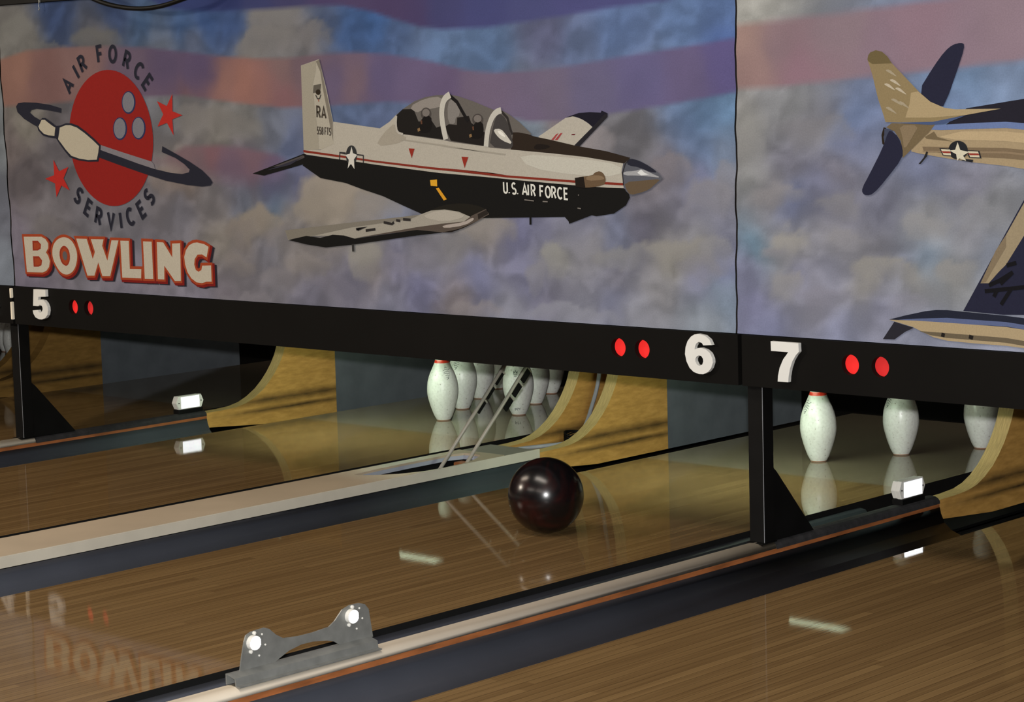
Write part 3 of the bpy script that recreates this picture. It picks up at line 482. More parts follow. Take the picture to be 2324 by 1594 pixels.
('P',5,(152,143,128),[-5916,11138,-5757,11323,-5525,11508,-5221,11690,-5058,11689,-5037,11505,-4911,11381,-4680,11318,-4699,11241,-4967,11150,-5324,11089,-5771,11060],[]),
('P',5,(164,156,140),[-9196,13546,-8367,13714,-8302,13523,-8074,12781,-7835,11809,-7841,11218,-7822,11125,-8456,10945,-9217,10933],[]),
('P',6,(150,142,126),[-9197,13538,-8494,13675,-8523,13381,-8693,12920,-8639,12199,-8522,11476,-8519,10958,-9217,10942],[]),
('P',6,(118,110,98),[-8508,13655,-8355,13705,-8106,12782,-7847,11809,-7866,11218,-7927,11472,-8230,12784,-8325,13334],[]),
('P',7,(90,84,74),[-8649,12927,-8302,12962,-8359,12723,-8688,12687],[]),
('P',8,(44,36,26),[-8334,12710,-8349,12671,-8387,12641,-8438,12628,-8491,12634,-8535,12657,-8558,12694,-8556,12734,-8529,12769,-8483,12792,-8429,12796,-8379,12780,-8345,12750,-8334,12710],[]),
('L',8,(48,44,40),0.0035,0,[-8565,12630,-8496,12514,-8395,12512,-8326,12638]),
('L',8,(150,80,60),0.0035,0,[-8447,12492,-8438,12424]),
('P',6,(120,42,30),[-9230,10937,-7531,10771,-6016,10617,-3679,10430,-1177,10269,-3300,10418,-650,10207,1989,10076,3691,10022,3689,9956,1987,10011,-653,10144,-3303,10347,-1180,10201,-3682,10365,-6019,10559,-7534,10707,-9234,10869],[]),
('P',7,(46,46,46),[-6819,10775,-6828,10708,-6850,10644,-6882,10587,-6923,10539,-6971,10503,-7024,10480,-7079,10473,-7133,10480,-7184,10502,-7228,10538,-7265,10586,-7291,10643,-7306,10707,-7309,10775,-7299,10842,-7277,10906,-7245,10963,-7204,11011,-7155,11047,-7102,11069,-7047,11077,-6993,11069,-6943,11047,-6898,11011,-6862,10963,-6836,10906,-6821,10842],[]),
('L',7,(46,44,44),0.004,0,[-7312,10817,-7576,10855,-7599,10648]),
('L',7,(46,44,44),0.004,0,[-6824,10796,-6539,10771,-6551,10545]),
('L',7,(46,44,44),0.005,0,[-7576,10855,-7311,10838]),
('P',8,(196,190,178),[-7037,11039,-6986,10838,-6806,10787,-6953,10649,-6944,10355,-7095,10519,-7243,10375,-7181,10636,-7326,10787,-7128,10821],[]),
('P',7,(136,44,32),[-4579,10980,-4329,10971,-4464,10689],[]),
('P',7,(136,44,32),[-2410,10736,-2132,10724,-2295,10407],[]),
('P',7,(206,150,40),[-3725,10044,-3438,10066,-3436,9863,-3704,9877],[]),
('P',7,(200,140,36),[-3495,9802,-3375,9823,-3059,9490,-3186,9452],[]),
('P',5,(96,90,84),[-5059,11978,-4757,12155,-4283,12364,-3816,12481,-3358,12530,-2821,12529,-2801,12533,-2490,12489,-1875,12326,-1097,12078,-816,12074,-498,11945,-80,11706,373,11366,77,11346,-371,11333,-365,10938,-1227,10990,-1488,11038,-2726,11154,-3075,11211,-4910,11411,-5055,11453],[]),
('P',6,(28,25,23),[-5048,11966,-4787,12139,-4322,12141,-4136,11773,-4021,11771,-3617,11828,-3400,11584,-3159,11642,-3063,11231,-4909,11420,-5045,11535],[]),
('P',6,(30,26,24),[-3059,11601,-2886,11680,-2561,11657,-2541,11869,-2066,11911,-1981,11712,-1453,11430,-1512,11042,-2822,11198],[]),
('P',6,(134,126,118),[-4346,12266,-3994,12388,-3647,12460,-3304,12483,-3129,12422,-3121,12277,-3239,12186,-3482,12149,-3704,12122,-3905,12105,-4050,12076,-4139,12037,-4268,12064,-4437,12157],[]),
('P',6,(122,116,110),[-2858,12326,-2742,12414,-2616,12422,-2479,12350,-2415,12215,-2423,12015,-2470,11906,-2554,11887,-2606,11828,-2624,11728,-2703,11683,-2843,11695,-2914,11846,-2915,12137],[]),
('P',7,(70,64,60),[-3587,11989,-3600,11932,-3633,11881,-3683,11840,-3745,11814,-3812,11806,-3879,11816,-3939,11843,-3986,11885,-4014,11937,-4022,11995,-4009,12052,-3976,12104,-3925,12144,-3863,12170,-3796,12178,-3729,12168,-3670,12141,-3623,12099,-3595,12047],[]),
('P',8,(112,104,98),[-3650,12022,-3664,11979,-3699,11942,-3749,11917,-3808,11909,-3866,11918,-3914,11944,-3946,11982,-3955,12026,-3942,12070,-3907,12107,-3856,12132,-3797,12140,-3740,12130,-3691,12105,-3660,12067],[]),
('P',7,(22,19,18),[-3885,11922,-3695,11940,-3591,11868,-3572,11706,-3601,11575,-3677,11475,-3830,11430,-4059,11442,-4126,11564,-4029,11797],[]),
('P',8,(126,98,66),[-4181,11557,-4087,11589,-4056,11500,-4162,11468],[]),
('P',8,(90,60,44),[-4043,11792,-3973,11808,-3967,11694,-4025,11686],[]),
('P',7,(70,64,60),[-1493,11794,-1506,11741,-1539,11692,-1589,11654,-1651,11630,-1720,11622,-1787,11631,-1848,11656,-1895,11696,-1924,11745,-1933,11799,-1920,11853,-1887,11901,-1836,11939,-1774,11963,-1706,11971,-1638,11961,-1578,11936,-1531,11897,-1502,11848],[]),
('P',8,(112,104,98),[-1558,11826,-1571,11785,-1606,11751,-1656,11728,-1716,11720,-1774,11729,-1823,11753,-1855,11788,-1865,11830,-1852,11871,-1817,11906,-1766,11929,-1707,11936,-1648,11927,-1600,11903,-1568,11868],[]),
('P',7,(22,19,18),[-1790,11728,-1608,11746,-1508,11676,-1489,11517,-1516,11388,-1589,11290,-1735,11246,-1955,11257,-2019,11376,-1927,11605],[]),
('P',8,(126,98,66),[-2072,11370,-1982,11401,-1953,11314,-2054,11282],[]),
('P',8,(90,60,44),[-1941,11600,-1874,11615,-1868,11504,-1923,11496],[]),
('L',7,(24,22,22),0.011,0,[-2822,12513,-2522,12316,-2285,11994,-2101,11753]),
('P',6,(62,58,56),[-778,11937,-652,11849,-551,11695,-473,11475,-410,11294,-362,11153,-366,11049,-422,10983,-660,10968,-1081,11004,-1260,11132,-1197,11353,-1129,11558,-1056,11747,-975,11876,-886,11946],[]),
('P',7,(188,182,170),[-1037,11524,-889,11533,-765,11494,-665,11409,-547,11292,-411,11144,-453,11101,-675,11165,-843,11240,-959,11325,-1040,11406,-1087,11482],[]),
('P',7,(218,212,200),[-920,11475,-824,11462,-734,11409,-651,11317,-668,11292,-785,11331,-875,11384,-938,11449],[]),
('L',7,(44,40,38),0.008,0,[-775,12027,-545,11836,-430,11490,-370,11364]),
('P',5,(42,33,26),[-451,10938,-346,11427,-154,11426,205,11377,455,11307,1079,11208,1979,11045,3103,10890,3965,10709,3745,10553,2294,10735,1066,10834],[]),
('P',6,(28,22,19),[445,11017,531,11079,699,11095,949,11063,1052,11028,1009,10989,883,10958,673,10935,526,10940,443,10971],[]),
('L',8,(182,176,164),0.02,0,[-2793,12536,-2805,12530,-2831,12519,-2868,12501,-2918,12478,-2963,12451,-3002,12420,-3034,12384,-3062,12344,-3086,12297,-3107,12242,-3126,12180,-3142,12110,-3151,12034,-3154,11954,-3150,11869,-3140,11778,-3126,11685,-3107,11589,-3085,11491,-3058,11390,-3038,11314,-3024,11264,-3018,11239]),
('L',8,(182,176,164),0.018,0,[-774,12058,-786,12055,-810,12050,-847,12041,-896,12030,-944,12012,-991,11987,-1037,11955,-1082,11916,-1125,11871,-1165,11818,-1202,11758,-1238,11691,-1269,11625,-1296,11561,-1319,11496,-1338,11433,-1355,11366,-1370,11295,-1382,11220,-1393,11141,-1401,11081,-1407,11042,-1409,11022]),
('L',8,(170,162,150),0.007,0,[-5049,11946,-5057,11884,-5075,11761,-5072,11638,-5049,11515,-4976,11440,-4854,11412,-4793,11398]),
('L',7,(150,142,128),0.004,0,[-4917,11247,-3082,11058,-1530,10867,-3273,11043,-1494,10879,-671,10800]),
('P',6,(84,84,90),[3965,10694,4275,10635,4657,10472,4922,10324,5090,10162,4876,10026,4641,9860,4367,9767,3956,9681,3783,9806,3691,10046,3700,10348,3805,10589],[]),
('P',7,(36,36,46),[4042,10680,4197,10650,4370,10594,4562,10513,4723,10431,4856,10350,4855,10313,4720,10319,4557,10356,4366,10422,4173,10466,3978,10488,3872,10525,3854,10578,3875,10627,3935,10672],[]),
('P',7,(150,148,148),[3817,10337,4013,10346,4180,10365,4317,10396,4452,10385,4586,10334,4753,10273,4952,10205,4951,10179,4750,10195,4553,10210,4360,10224,4127,10230,3853,10228,3717,10254,3718,10307],[]),
('P',8,(206,204,200),[4207,10305,4346,10396,4460,10307,4613,10257,4341,10231],[]),
('P',7,(92,76,58),[3911,10059,4273,10085,4599,10110,4888,10134,4983,10113,4886,10045,4778,9971,4661,9891,4534,9830,4397,9788,4235,9749,4049,9712,3923,9722,3856,9778,3799,9867,3754,9987],[]),
('L',8,(40,36,34),0.003,0,[3945,10691,3784,10529,3686,10288,3708,9956]),
('P',7,(96,76,56),[2119,10176,2441,10206,2622,10242,2664,10285,2735,10317,2836,10339,2926,10322,3004,10266,3054,10197,3075,10114,3063,10040,3017,9976,2823,9924,2479,9886,2224,9879,2058,9904,1971,9977,1963,10100],[]),
('P',8,(122,100,76),[2459,10201,2662,10225,2823,10226,2942,10204,3011,10170,3030,10125,2878,10093,2556,10075,2386,10097,2367,10158],[]),
('P',8,(30,24,20),[1950,10149,2277,10188,2332,9867,1975,9910],[]),
('P',5,(150,143,130),[-10234,8408,-7955,8630,-4204,9016,-3736,9146,-3163,9188,-2601,9133,-2131,8992,-2388,8846,-3296,8747,-4338,8643,-7047,8234,-7973,8297,-8857,8275,-10101,8115],[]),
('P',6,(118,111,100),[-10233,8417,-7955,8647,-4204,9012,-4619,8872,-7215,8569,-8856,8288,-10100,8132],[]),
('P',6,(164,156,143),[-4018,8996,-3754,9079,-3508,9132,-3279,9156,-3023,9154,-2742,9127,-2519,9082,-2353,9020,-2498,8945,-2952,8855,-3422,8846,-3907,8919],[]),
('P',6,(20,19,18),[-10101,8115,-9240,8266,-8606,8221,-8034,8329,-7536,8320,-7047,8234,-4341,8561,-3298,8706,-3307,8502,-4349,8396,-7057,8056,-8370,7927,-9255,7998],[]),
('P',7,(80,70,62),[-7047,8247,-4338,8643,-3295,8767,-2388,8850,-2046,9034,-1486,9231,-1360,9078,-2056,8792,-2908,8524,-3306,8514,-4341,8561],[]),
('P',8,(160,148,138),[-3070,8745,-2616,8799,-2304,8863,-2134,8937,-2021,8961,-1967,8936,-2039,8877,-2238,8785,-2550,8711,-2975,8655,-3215,8650,-3270,8696],[]),
('P',8,(40,34,30),[-1823,9070,-1454,9216,-1393,9093,-1801,8926],[]),
('P',8,(30,24,20),[-2396,8664,-1831,8877,-2908,8524,-3307,8506],[]),
('P',6,(48,46,44),[-7192,8061,-7087,8072,-7086,7835,-7185,7832],[]),
('L',8,(44,40,38),0.008,0,[-6971,8523,-6540,8596,-6911,8504]),
('L',8,(44,40,38),0.008,0,[-6546,8491,-6119,8542]),
('L',8,(44,40,38),0.008,0,[-5748,8759,-5393,8716,-5301,8768]),
('L',8,(44,40,38),0.008,0,[-5209,8832,-5033,8815]),
('L',8,(44,40,38),0.008,0,[-4912,8867,-4590,8856]),
('L',8,(60,52,44),0.006,0,[-8536,11948,-8531,12278,-8463,12272,-8463,12272,-8438,12262,-8417,12242,-8403,12212,-8399,12179,-8404,12147,-8419,12120,-8440,12104,-8466,12100,-8534,12106]),
('L',8,(60,52,44),0.006,0,[-8466,12100,-8395,11934]),
('L',8,(60,52,44),0.006,0,[-8321,11926,-8226,12248,-8141,11908]),
('L',8,(60,52,44),0.006,0,[-8284,12022,-8175,12011]),
('L',8,(70,62,54),0.0035,0,[-8488,11641,-8538,11644,-8548,11549,-8538,11551,-8525,11558,-8511,11553,-8500,11535,-8495,11510,-8496,11481,-8503,11455,-8514,11437,-8528,11431,-8542,11437,-8552,11455]),
('L',8,(70,62,54),0.0035,0,[-8388,11634,-8438,11637,-8448,11542,-8438,11543,-8425,11551,-8411,11545,-8400,11528,-8395,11503,-8396,11474,-8403,11448,-8414,11430,-8428,11423,-8442,11430,-8452,11448]),
('L',8,(70,62,54),0.0035,1,[-8295,11574,-8297,11600,-8305,11621,-8318,11629,-8331,11622,-8341,11604,-8346,11577,-8344,11551,-8336,11530,-8323,11522,-8310,11529,-8300,11547]),
('L',8,(70,62,54),0.0035,1,[-8295,11467,-8298,11494,-8308,11514,-8323,11522,-8339,11516,-8352,11498,-8357,11472,-8355,11445,-8344,11425,-8329,11416,-8313,11422,-8301,11441]),
('L',8,(70,62,54),0.0035,0,[-8213,11408,-8201,11620,-8146,11616]),
('L',8,(70,62,54),0.0035,0,[-8206,11518,-8160,11515]),
('L',8,(70,62,54),0.0035,0,[-8112,11614,-8041,11609]),
('L',8,(70,62,54),0.0035,0,[-8088,11399,-8077,11611]),
('L',8,(70,62,54),0.0035,0,[-7951,11582,-7960,11597,-7971,11604,-7983,11601,-7994,11591,-8002,11574,-8006,11553,-8005,11531,-8000,11512,-7991,11499,-7979,11493,-7979,11496,-7967,11490,-7957,11478,-7951,11459,-7950,11438,-7954,11418,-7963,11401,-7974,11392,-7987,11390,-7999,11396,-8009,11410]),
('L',8,(206,202,190),0.0055,0,[-762,10008,-758,9783,-758,9783,-752,9754,-737,9728,-715,9710,-688,9703,-663,9707,-641,9722,-627,9745,-622,9774,-626,9999]),
('L',8,(206,202,190),0.0055,0,[-549,9694,-550,9724]),
('L',8,(206,202,190),0.0055,0,[-314,9951,-335,9971,-361,9981,-388,9979,-411,9965,-427,9941,-433,9911,-428,9880,-412,9853,-390,9834,-363,9826,-363,9829,-334,9821,-310,9802,-294,9776,-289,9746,-295,9717,-312,9695,-337,9681,-365,9679,-394,9689,-417,9709]),
('L',8,(206,202,190),0.0055,0,[-227,9673,-227,9703]),
('L',8,(206,202,190),0.0055,0,[-31,9660,50,9955,142,9648]),
('L',8,(206,202,190),0.0055,0,[1,9748,106,9741]),
('L',8,(206,202,190),0.0055,0,[192,9645,186,9946]),
('L',8,(206,202,190),0.0055,0,[313,9637,307,9938,373,9933,373,9933,397,9926,417,9908,431,9881,437,9851,433,9822,420,9797,399,9781,376,9777,310,9781]),
('L',8,(206,202,190),0.0055,0,[376,9777,449,9628]),
('L',8,(206,202,190),0.0055,0,[641,9616,635,9916,761,9908]),
('L',8,(206,202,190),0.0055,0,[638,9772,743,9765]),
('L',8,(206,202,190),0.0055,1,[1022,9741,1017,9787,1004,9830,984,9864,958,9887,931,9897,903,9891,879,9871,860,9839,848,9798,845,9752,850,9705,863,9663,884,9628,909,9605,936,9596,964,9602,988,9621,1007,9653,1019,9694]),
('L',8,(206,202,190),0.0055,0,[1091,9586,1085,9886,1150,9882,1150,9882,1174,9875,1195,9856,1209,9830,1215,9800,1210,9770,1197,9746,1177,9730,1153,9726,1088,9730]),
('L',8,(206,202,190),0.0055,0,[1153,9726,1227,9577]),
('L',8,(206,202,190),0.0055,0,[1451,9824,1429,9849,1405,9864,1379,9866,1355,9856,1334,9834,1317,9803,1308,9764,1305,9722,1309,9679,1321,9639,1338,9606,1360,9581,1385,9568,1410,9567,1434,9578,1455,9601]),
('L',8,(206,202,190),0.0055,0,[1670,9848,1545,9856,1551,9556,1676,9547]),
('L',8,(206,202,190),0.0055,0,[1548,9712,1657,9705]),
('L',8,(120,112,104),0.003,0,[2057,9680,2090,9665]),
('L',8,(120,112,104),0.003,0,[31,9515,390,9488]),
('L',8,(120,112,104),0.003,0,[727,9477,915,9471]),
('L',8,(120,112,104),0.003,0,[2025,9311,2147,9297])],
'jet_aircraft_print':[
('P',1,(34,34,50),[13245,12482,13464,12778,13651,13014,13808,13193,13944,13321,14061,13400,14176,13448,14291,13464,14374,13461,14423,13440,14428,13356,14387,13209,14244,12840,13999,12250,13838,11959,13761,11968,13654,11999,13517,12051,13371,12142,13214,12270],[]),
('P',2,(150,130,100),[12930,11361,13562,11491,15567,11571,18006,11326,18009,10182,15564,10524,14715,10604,13946,10703,13163,10820,12925,10871],[]),
('P',3,(32,30,38),[14493,11906,15569,12044,16579,12173,18004,12212,18006,11326,15567,11571,13874,11488,14107,11652],[]),
('P',4,(96,110,146),[13562,11507,14720,11553,15567,11571,18006,11390,18006,11199,15567,11425,13756,11389,13326,11409],[]),
('P',4,(168,146,112),[13716,11222,14337,11351,15567,11343,18007,11104,18007,10882,15566,11114,14181,11153],[]),
('P',4,(112,94,72),[13244,10989,15565,10950,18007,10723,18008,10501,15564,10705,14716,10737,13282,10888],[]),
('P',5,(128,108,84),[13243,10888,15565,10869,18008,10628,18008,10590,15565,10819,13282,10854],[]),
('P',5,(104,88,64),[13324,11224,13581,11356,13677,11222,14104,11113,13363,11183],[]),
('P',3,(36,28,20),[12128,11469,12061,11282,12083,11060,12164,11008,12126,11230,12209,11451],[]),
('P',4,(60,64,80),[12148,11434,12410,11415,12368,11263,12205,11059,12145,11128],[]),
('P',5,(104,88,64),[12371,11569,13621,11530,13443,11341,12684,10712,12628,11126,12450,11364,12209,11468],[]),
('P',6,(122,104,80),[12721,11517,13020,11520,13119,11447,13018,11299,12908,11141,12787,10973,12717,10973,12698,11142,12660,11299,12601,11444],[]),
('P',7,(34,34,50),[12294,11370,12344,11378,12419,11343,12519,11266,12599,11160,12657,11024,12686,10895,12685,10773,12552,10568,12287,10281,12072,10059,11907,9903,11774,9810,11671,9782,11586,9782,11521,9813,11486,9861,11483,9926,11538,10046,11651,10219,11811,10477,12019,10820,12159,11085,12232,11272],[]),
('P',6,(130,112,80),[11679,13145,11701,13246,11763,13319,11926,13368,12107,13325,12267,13202,12386,13040,12783,12677,13176,12316,13488,12077,13877,11928,14186,11884,15438,11883,14492,11747,13563,11591,12573,11584,12190,11597,12131,11775,11974,12185,11817,12767],[]),
('P',7,(98,84,56),[11679,13145,11701,13246,11763,13319,11926,13368,12107,13325,12267,13202,12394,13034,11820,13032,11699,13110],[]),
('P',7,(156,136,102),[12938,12304,13136,12334,13488,12077,13877,11928,14186,11884,15438,11883,14492,11747,13485,11692,12774,11700,12896,12036],[]),
('P',8,(150,136,112),[12219,12878,12289,12886,12369,12854,12459,12781,12514,12732,12533,12708,12493,12719,12394,12765,12304,12810,12223,12852],[]),
('P',8,(172,158,136),[12337,12638,12407,12647,12487,12615,12577,12542,12631,12493,12651,12469,12611,12480,12512,12526,12422,12570,12342,12613],[]),
('P',8,(172,158,136),[12496,12432,12566,12441,12645,12409,12735,12336,12789,12288,12809,12264,12769,12275,12670,12321,12580,12365,12500,12407],[]),
('P',8,(150,136,112),[12372,12164,12443,12173,12523,12141,12612,12069,12667,12020,12687,11996,12647,12007,12547,12053,12457,12096,12377,12138],[]),
('P',8,(172,158,136),[12175,12540,12245,12549,12326,12517,12415,12444,12470,12395,12490,12371,12450,12382,12350,12428,12260,12472,12180,12514],[]),
('P',8,(150,136,112),[12572,12093,12643,12102,12722,12070,12811,11998,12865,11950,12885,11926,12845,11937,12746,11982,12657,12026,12577,12067],[]),
('P',8,(150,136,112),[12209,11963,12280,11972,12360,11940,12450,11868,12505,11820,12524,11796,12484,11806,12384,11852,12294,11895,12214,11937],[]),
('P',7,(66,78,108),[12612,11566,13563,11591,14492,11741,13874,11538,13484,11518],[]),
('P',5,(34,32,32),[13361,10871,13408,10861,13380,10753,13201,10567,13129,10560,13281,10719],[]),
('P',6,(34,34,36),[14526,10903,14519,10853,14499,10805,14467,10762,14424,10726,14373,10699,14316,10682,14256,10677,14196,10682,14139,10699,14087,10726,14045,10762,14013,10805,13993,10853,13986,10903,13994,10954,14014,11002,14047,11045,14090,11080,14141,11107,14198,11124,14258,11129,14318,11123,14375,11106,14426,11079,14468,11043,14500,11001,14519,10953],[]),
('P',6,(34,34,36),[14486,10687,14677,10671,14658,10604,14333,10654],[]),
('P',7,(34,34,36),[13734,10954,14064,10937,14102,10753,13830,10770],[]),
('P',8,(188,176,150),[13778,10932,14035,10918,14065,10775,13853,10788],[]),
('P',9,(132,50,40),[13777,10879,14035,10874,14065,10828,13853,10833],[]),
('P',7,(34,34,36),[14488,10903,14850,10886,14906,10704,14563,10720],[]),
('P',8,(188,176,150),[14535,10881,14817,10868,14861,10726,14594,10739],[]),
('P',9,(132,50,40),[14535,10828,14817,10824,14861,10778,14594,10782],[]),
('P',8,(192,182,158),[14250,11093,14326,10903,14564,10860,14402,10770,14486,10647,14294,10703,14236,10647,14210,10803,14025,10893,14180,10910],[]),
('P',1,(34,34,50),[14369,7004,15559,8948,17120,11464,18355,11453,17121,7033,15458,6961],[]),
('P',2,(140,124,98),[14854,7697,15275,8494,15559,8882,17120,11368,18181,11360,17120,10436,15556,8171,15349,7982,15083,7706],[]),
('P',3,(118,102,80),[15275,8494,15559,8882,15558,8585,15198,8043,15007,7736,14862,7704],[]),
('L',4,(18,17,20),0.01,0,[15090,7656,15386,7784,15743,7995]),
('L',4,(18,17,20),0.01,0,[15743,7995,15404,7701]),
('L',4,(18,17,20),0.01,0,[15340,7765,15480,7787]),
('L',4,(18,17,20),0.01,0,[14975,7507,16059,7650]),
('L',4,(18,17,20),0.01,0,[15317,7555,15225,7384]),
('L',4,(18,17,20),0.01,0,[15705,7603,15421,7203]),
('L',4,(18,17,20),0.01,0,[15575,8149,15837,8223]),
('P',5,(32,34,46),[12241,6690,12728,6818,13290,6947,13607,6992,13922,7004,14311,6988,15552,6942,17660,6800,17661,6377,15552,6676,13048,6685],[]),
('P',6,(84,92,122),[12525,6704,13129,6758,13920,6813,15552,6792,17660,6605,17660,6475,15552,6686,13128,6679],[]),
('P',6,(158,138,106),[12249,6684,13049,6702,13919,6694,15552,6672,17660,6507,17661,5922,15550,6218,14693,6227,13916,6252,13523,6316,12927,6542],[]),
('P',7,(96,84,66),[13126,6449,13918,6439,15551,6409,17661,6215,17661,6084,15550,6292,13917,6320,13444,6363],[]),
('P',4,(38,36,42),[12395,6642,12959,6519,12704,6402,12399,6199,12051,6187],[]),
('L',8,(30,26,24),0.01,0,[13760,6397,13858,6375]),
('L',8,(30,26,24),0.01,0,[14540,6388,14655,6360]),
('P',5,(120,104,80),[17987,12218,18699,11949,19214,11318,19386,10880,19047,10442,17991,10176],[]),
('P',6,(40,38,46),[17987,12218,18699,11949,19214,11318,17989,11326],[]),
('P',7,(100,88,70),[17642,6805,18368,6610,18649,6433,18370,6095,17643,5914],[])],
}
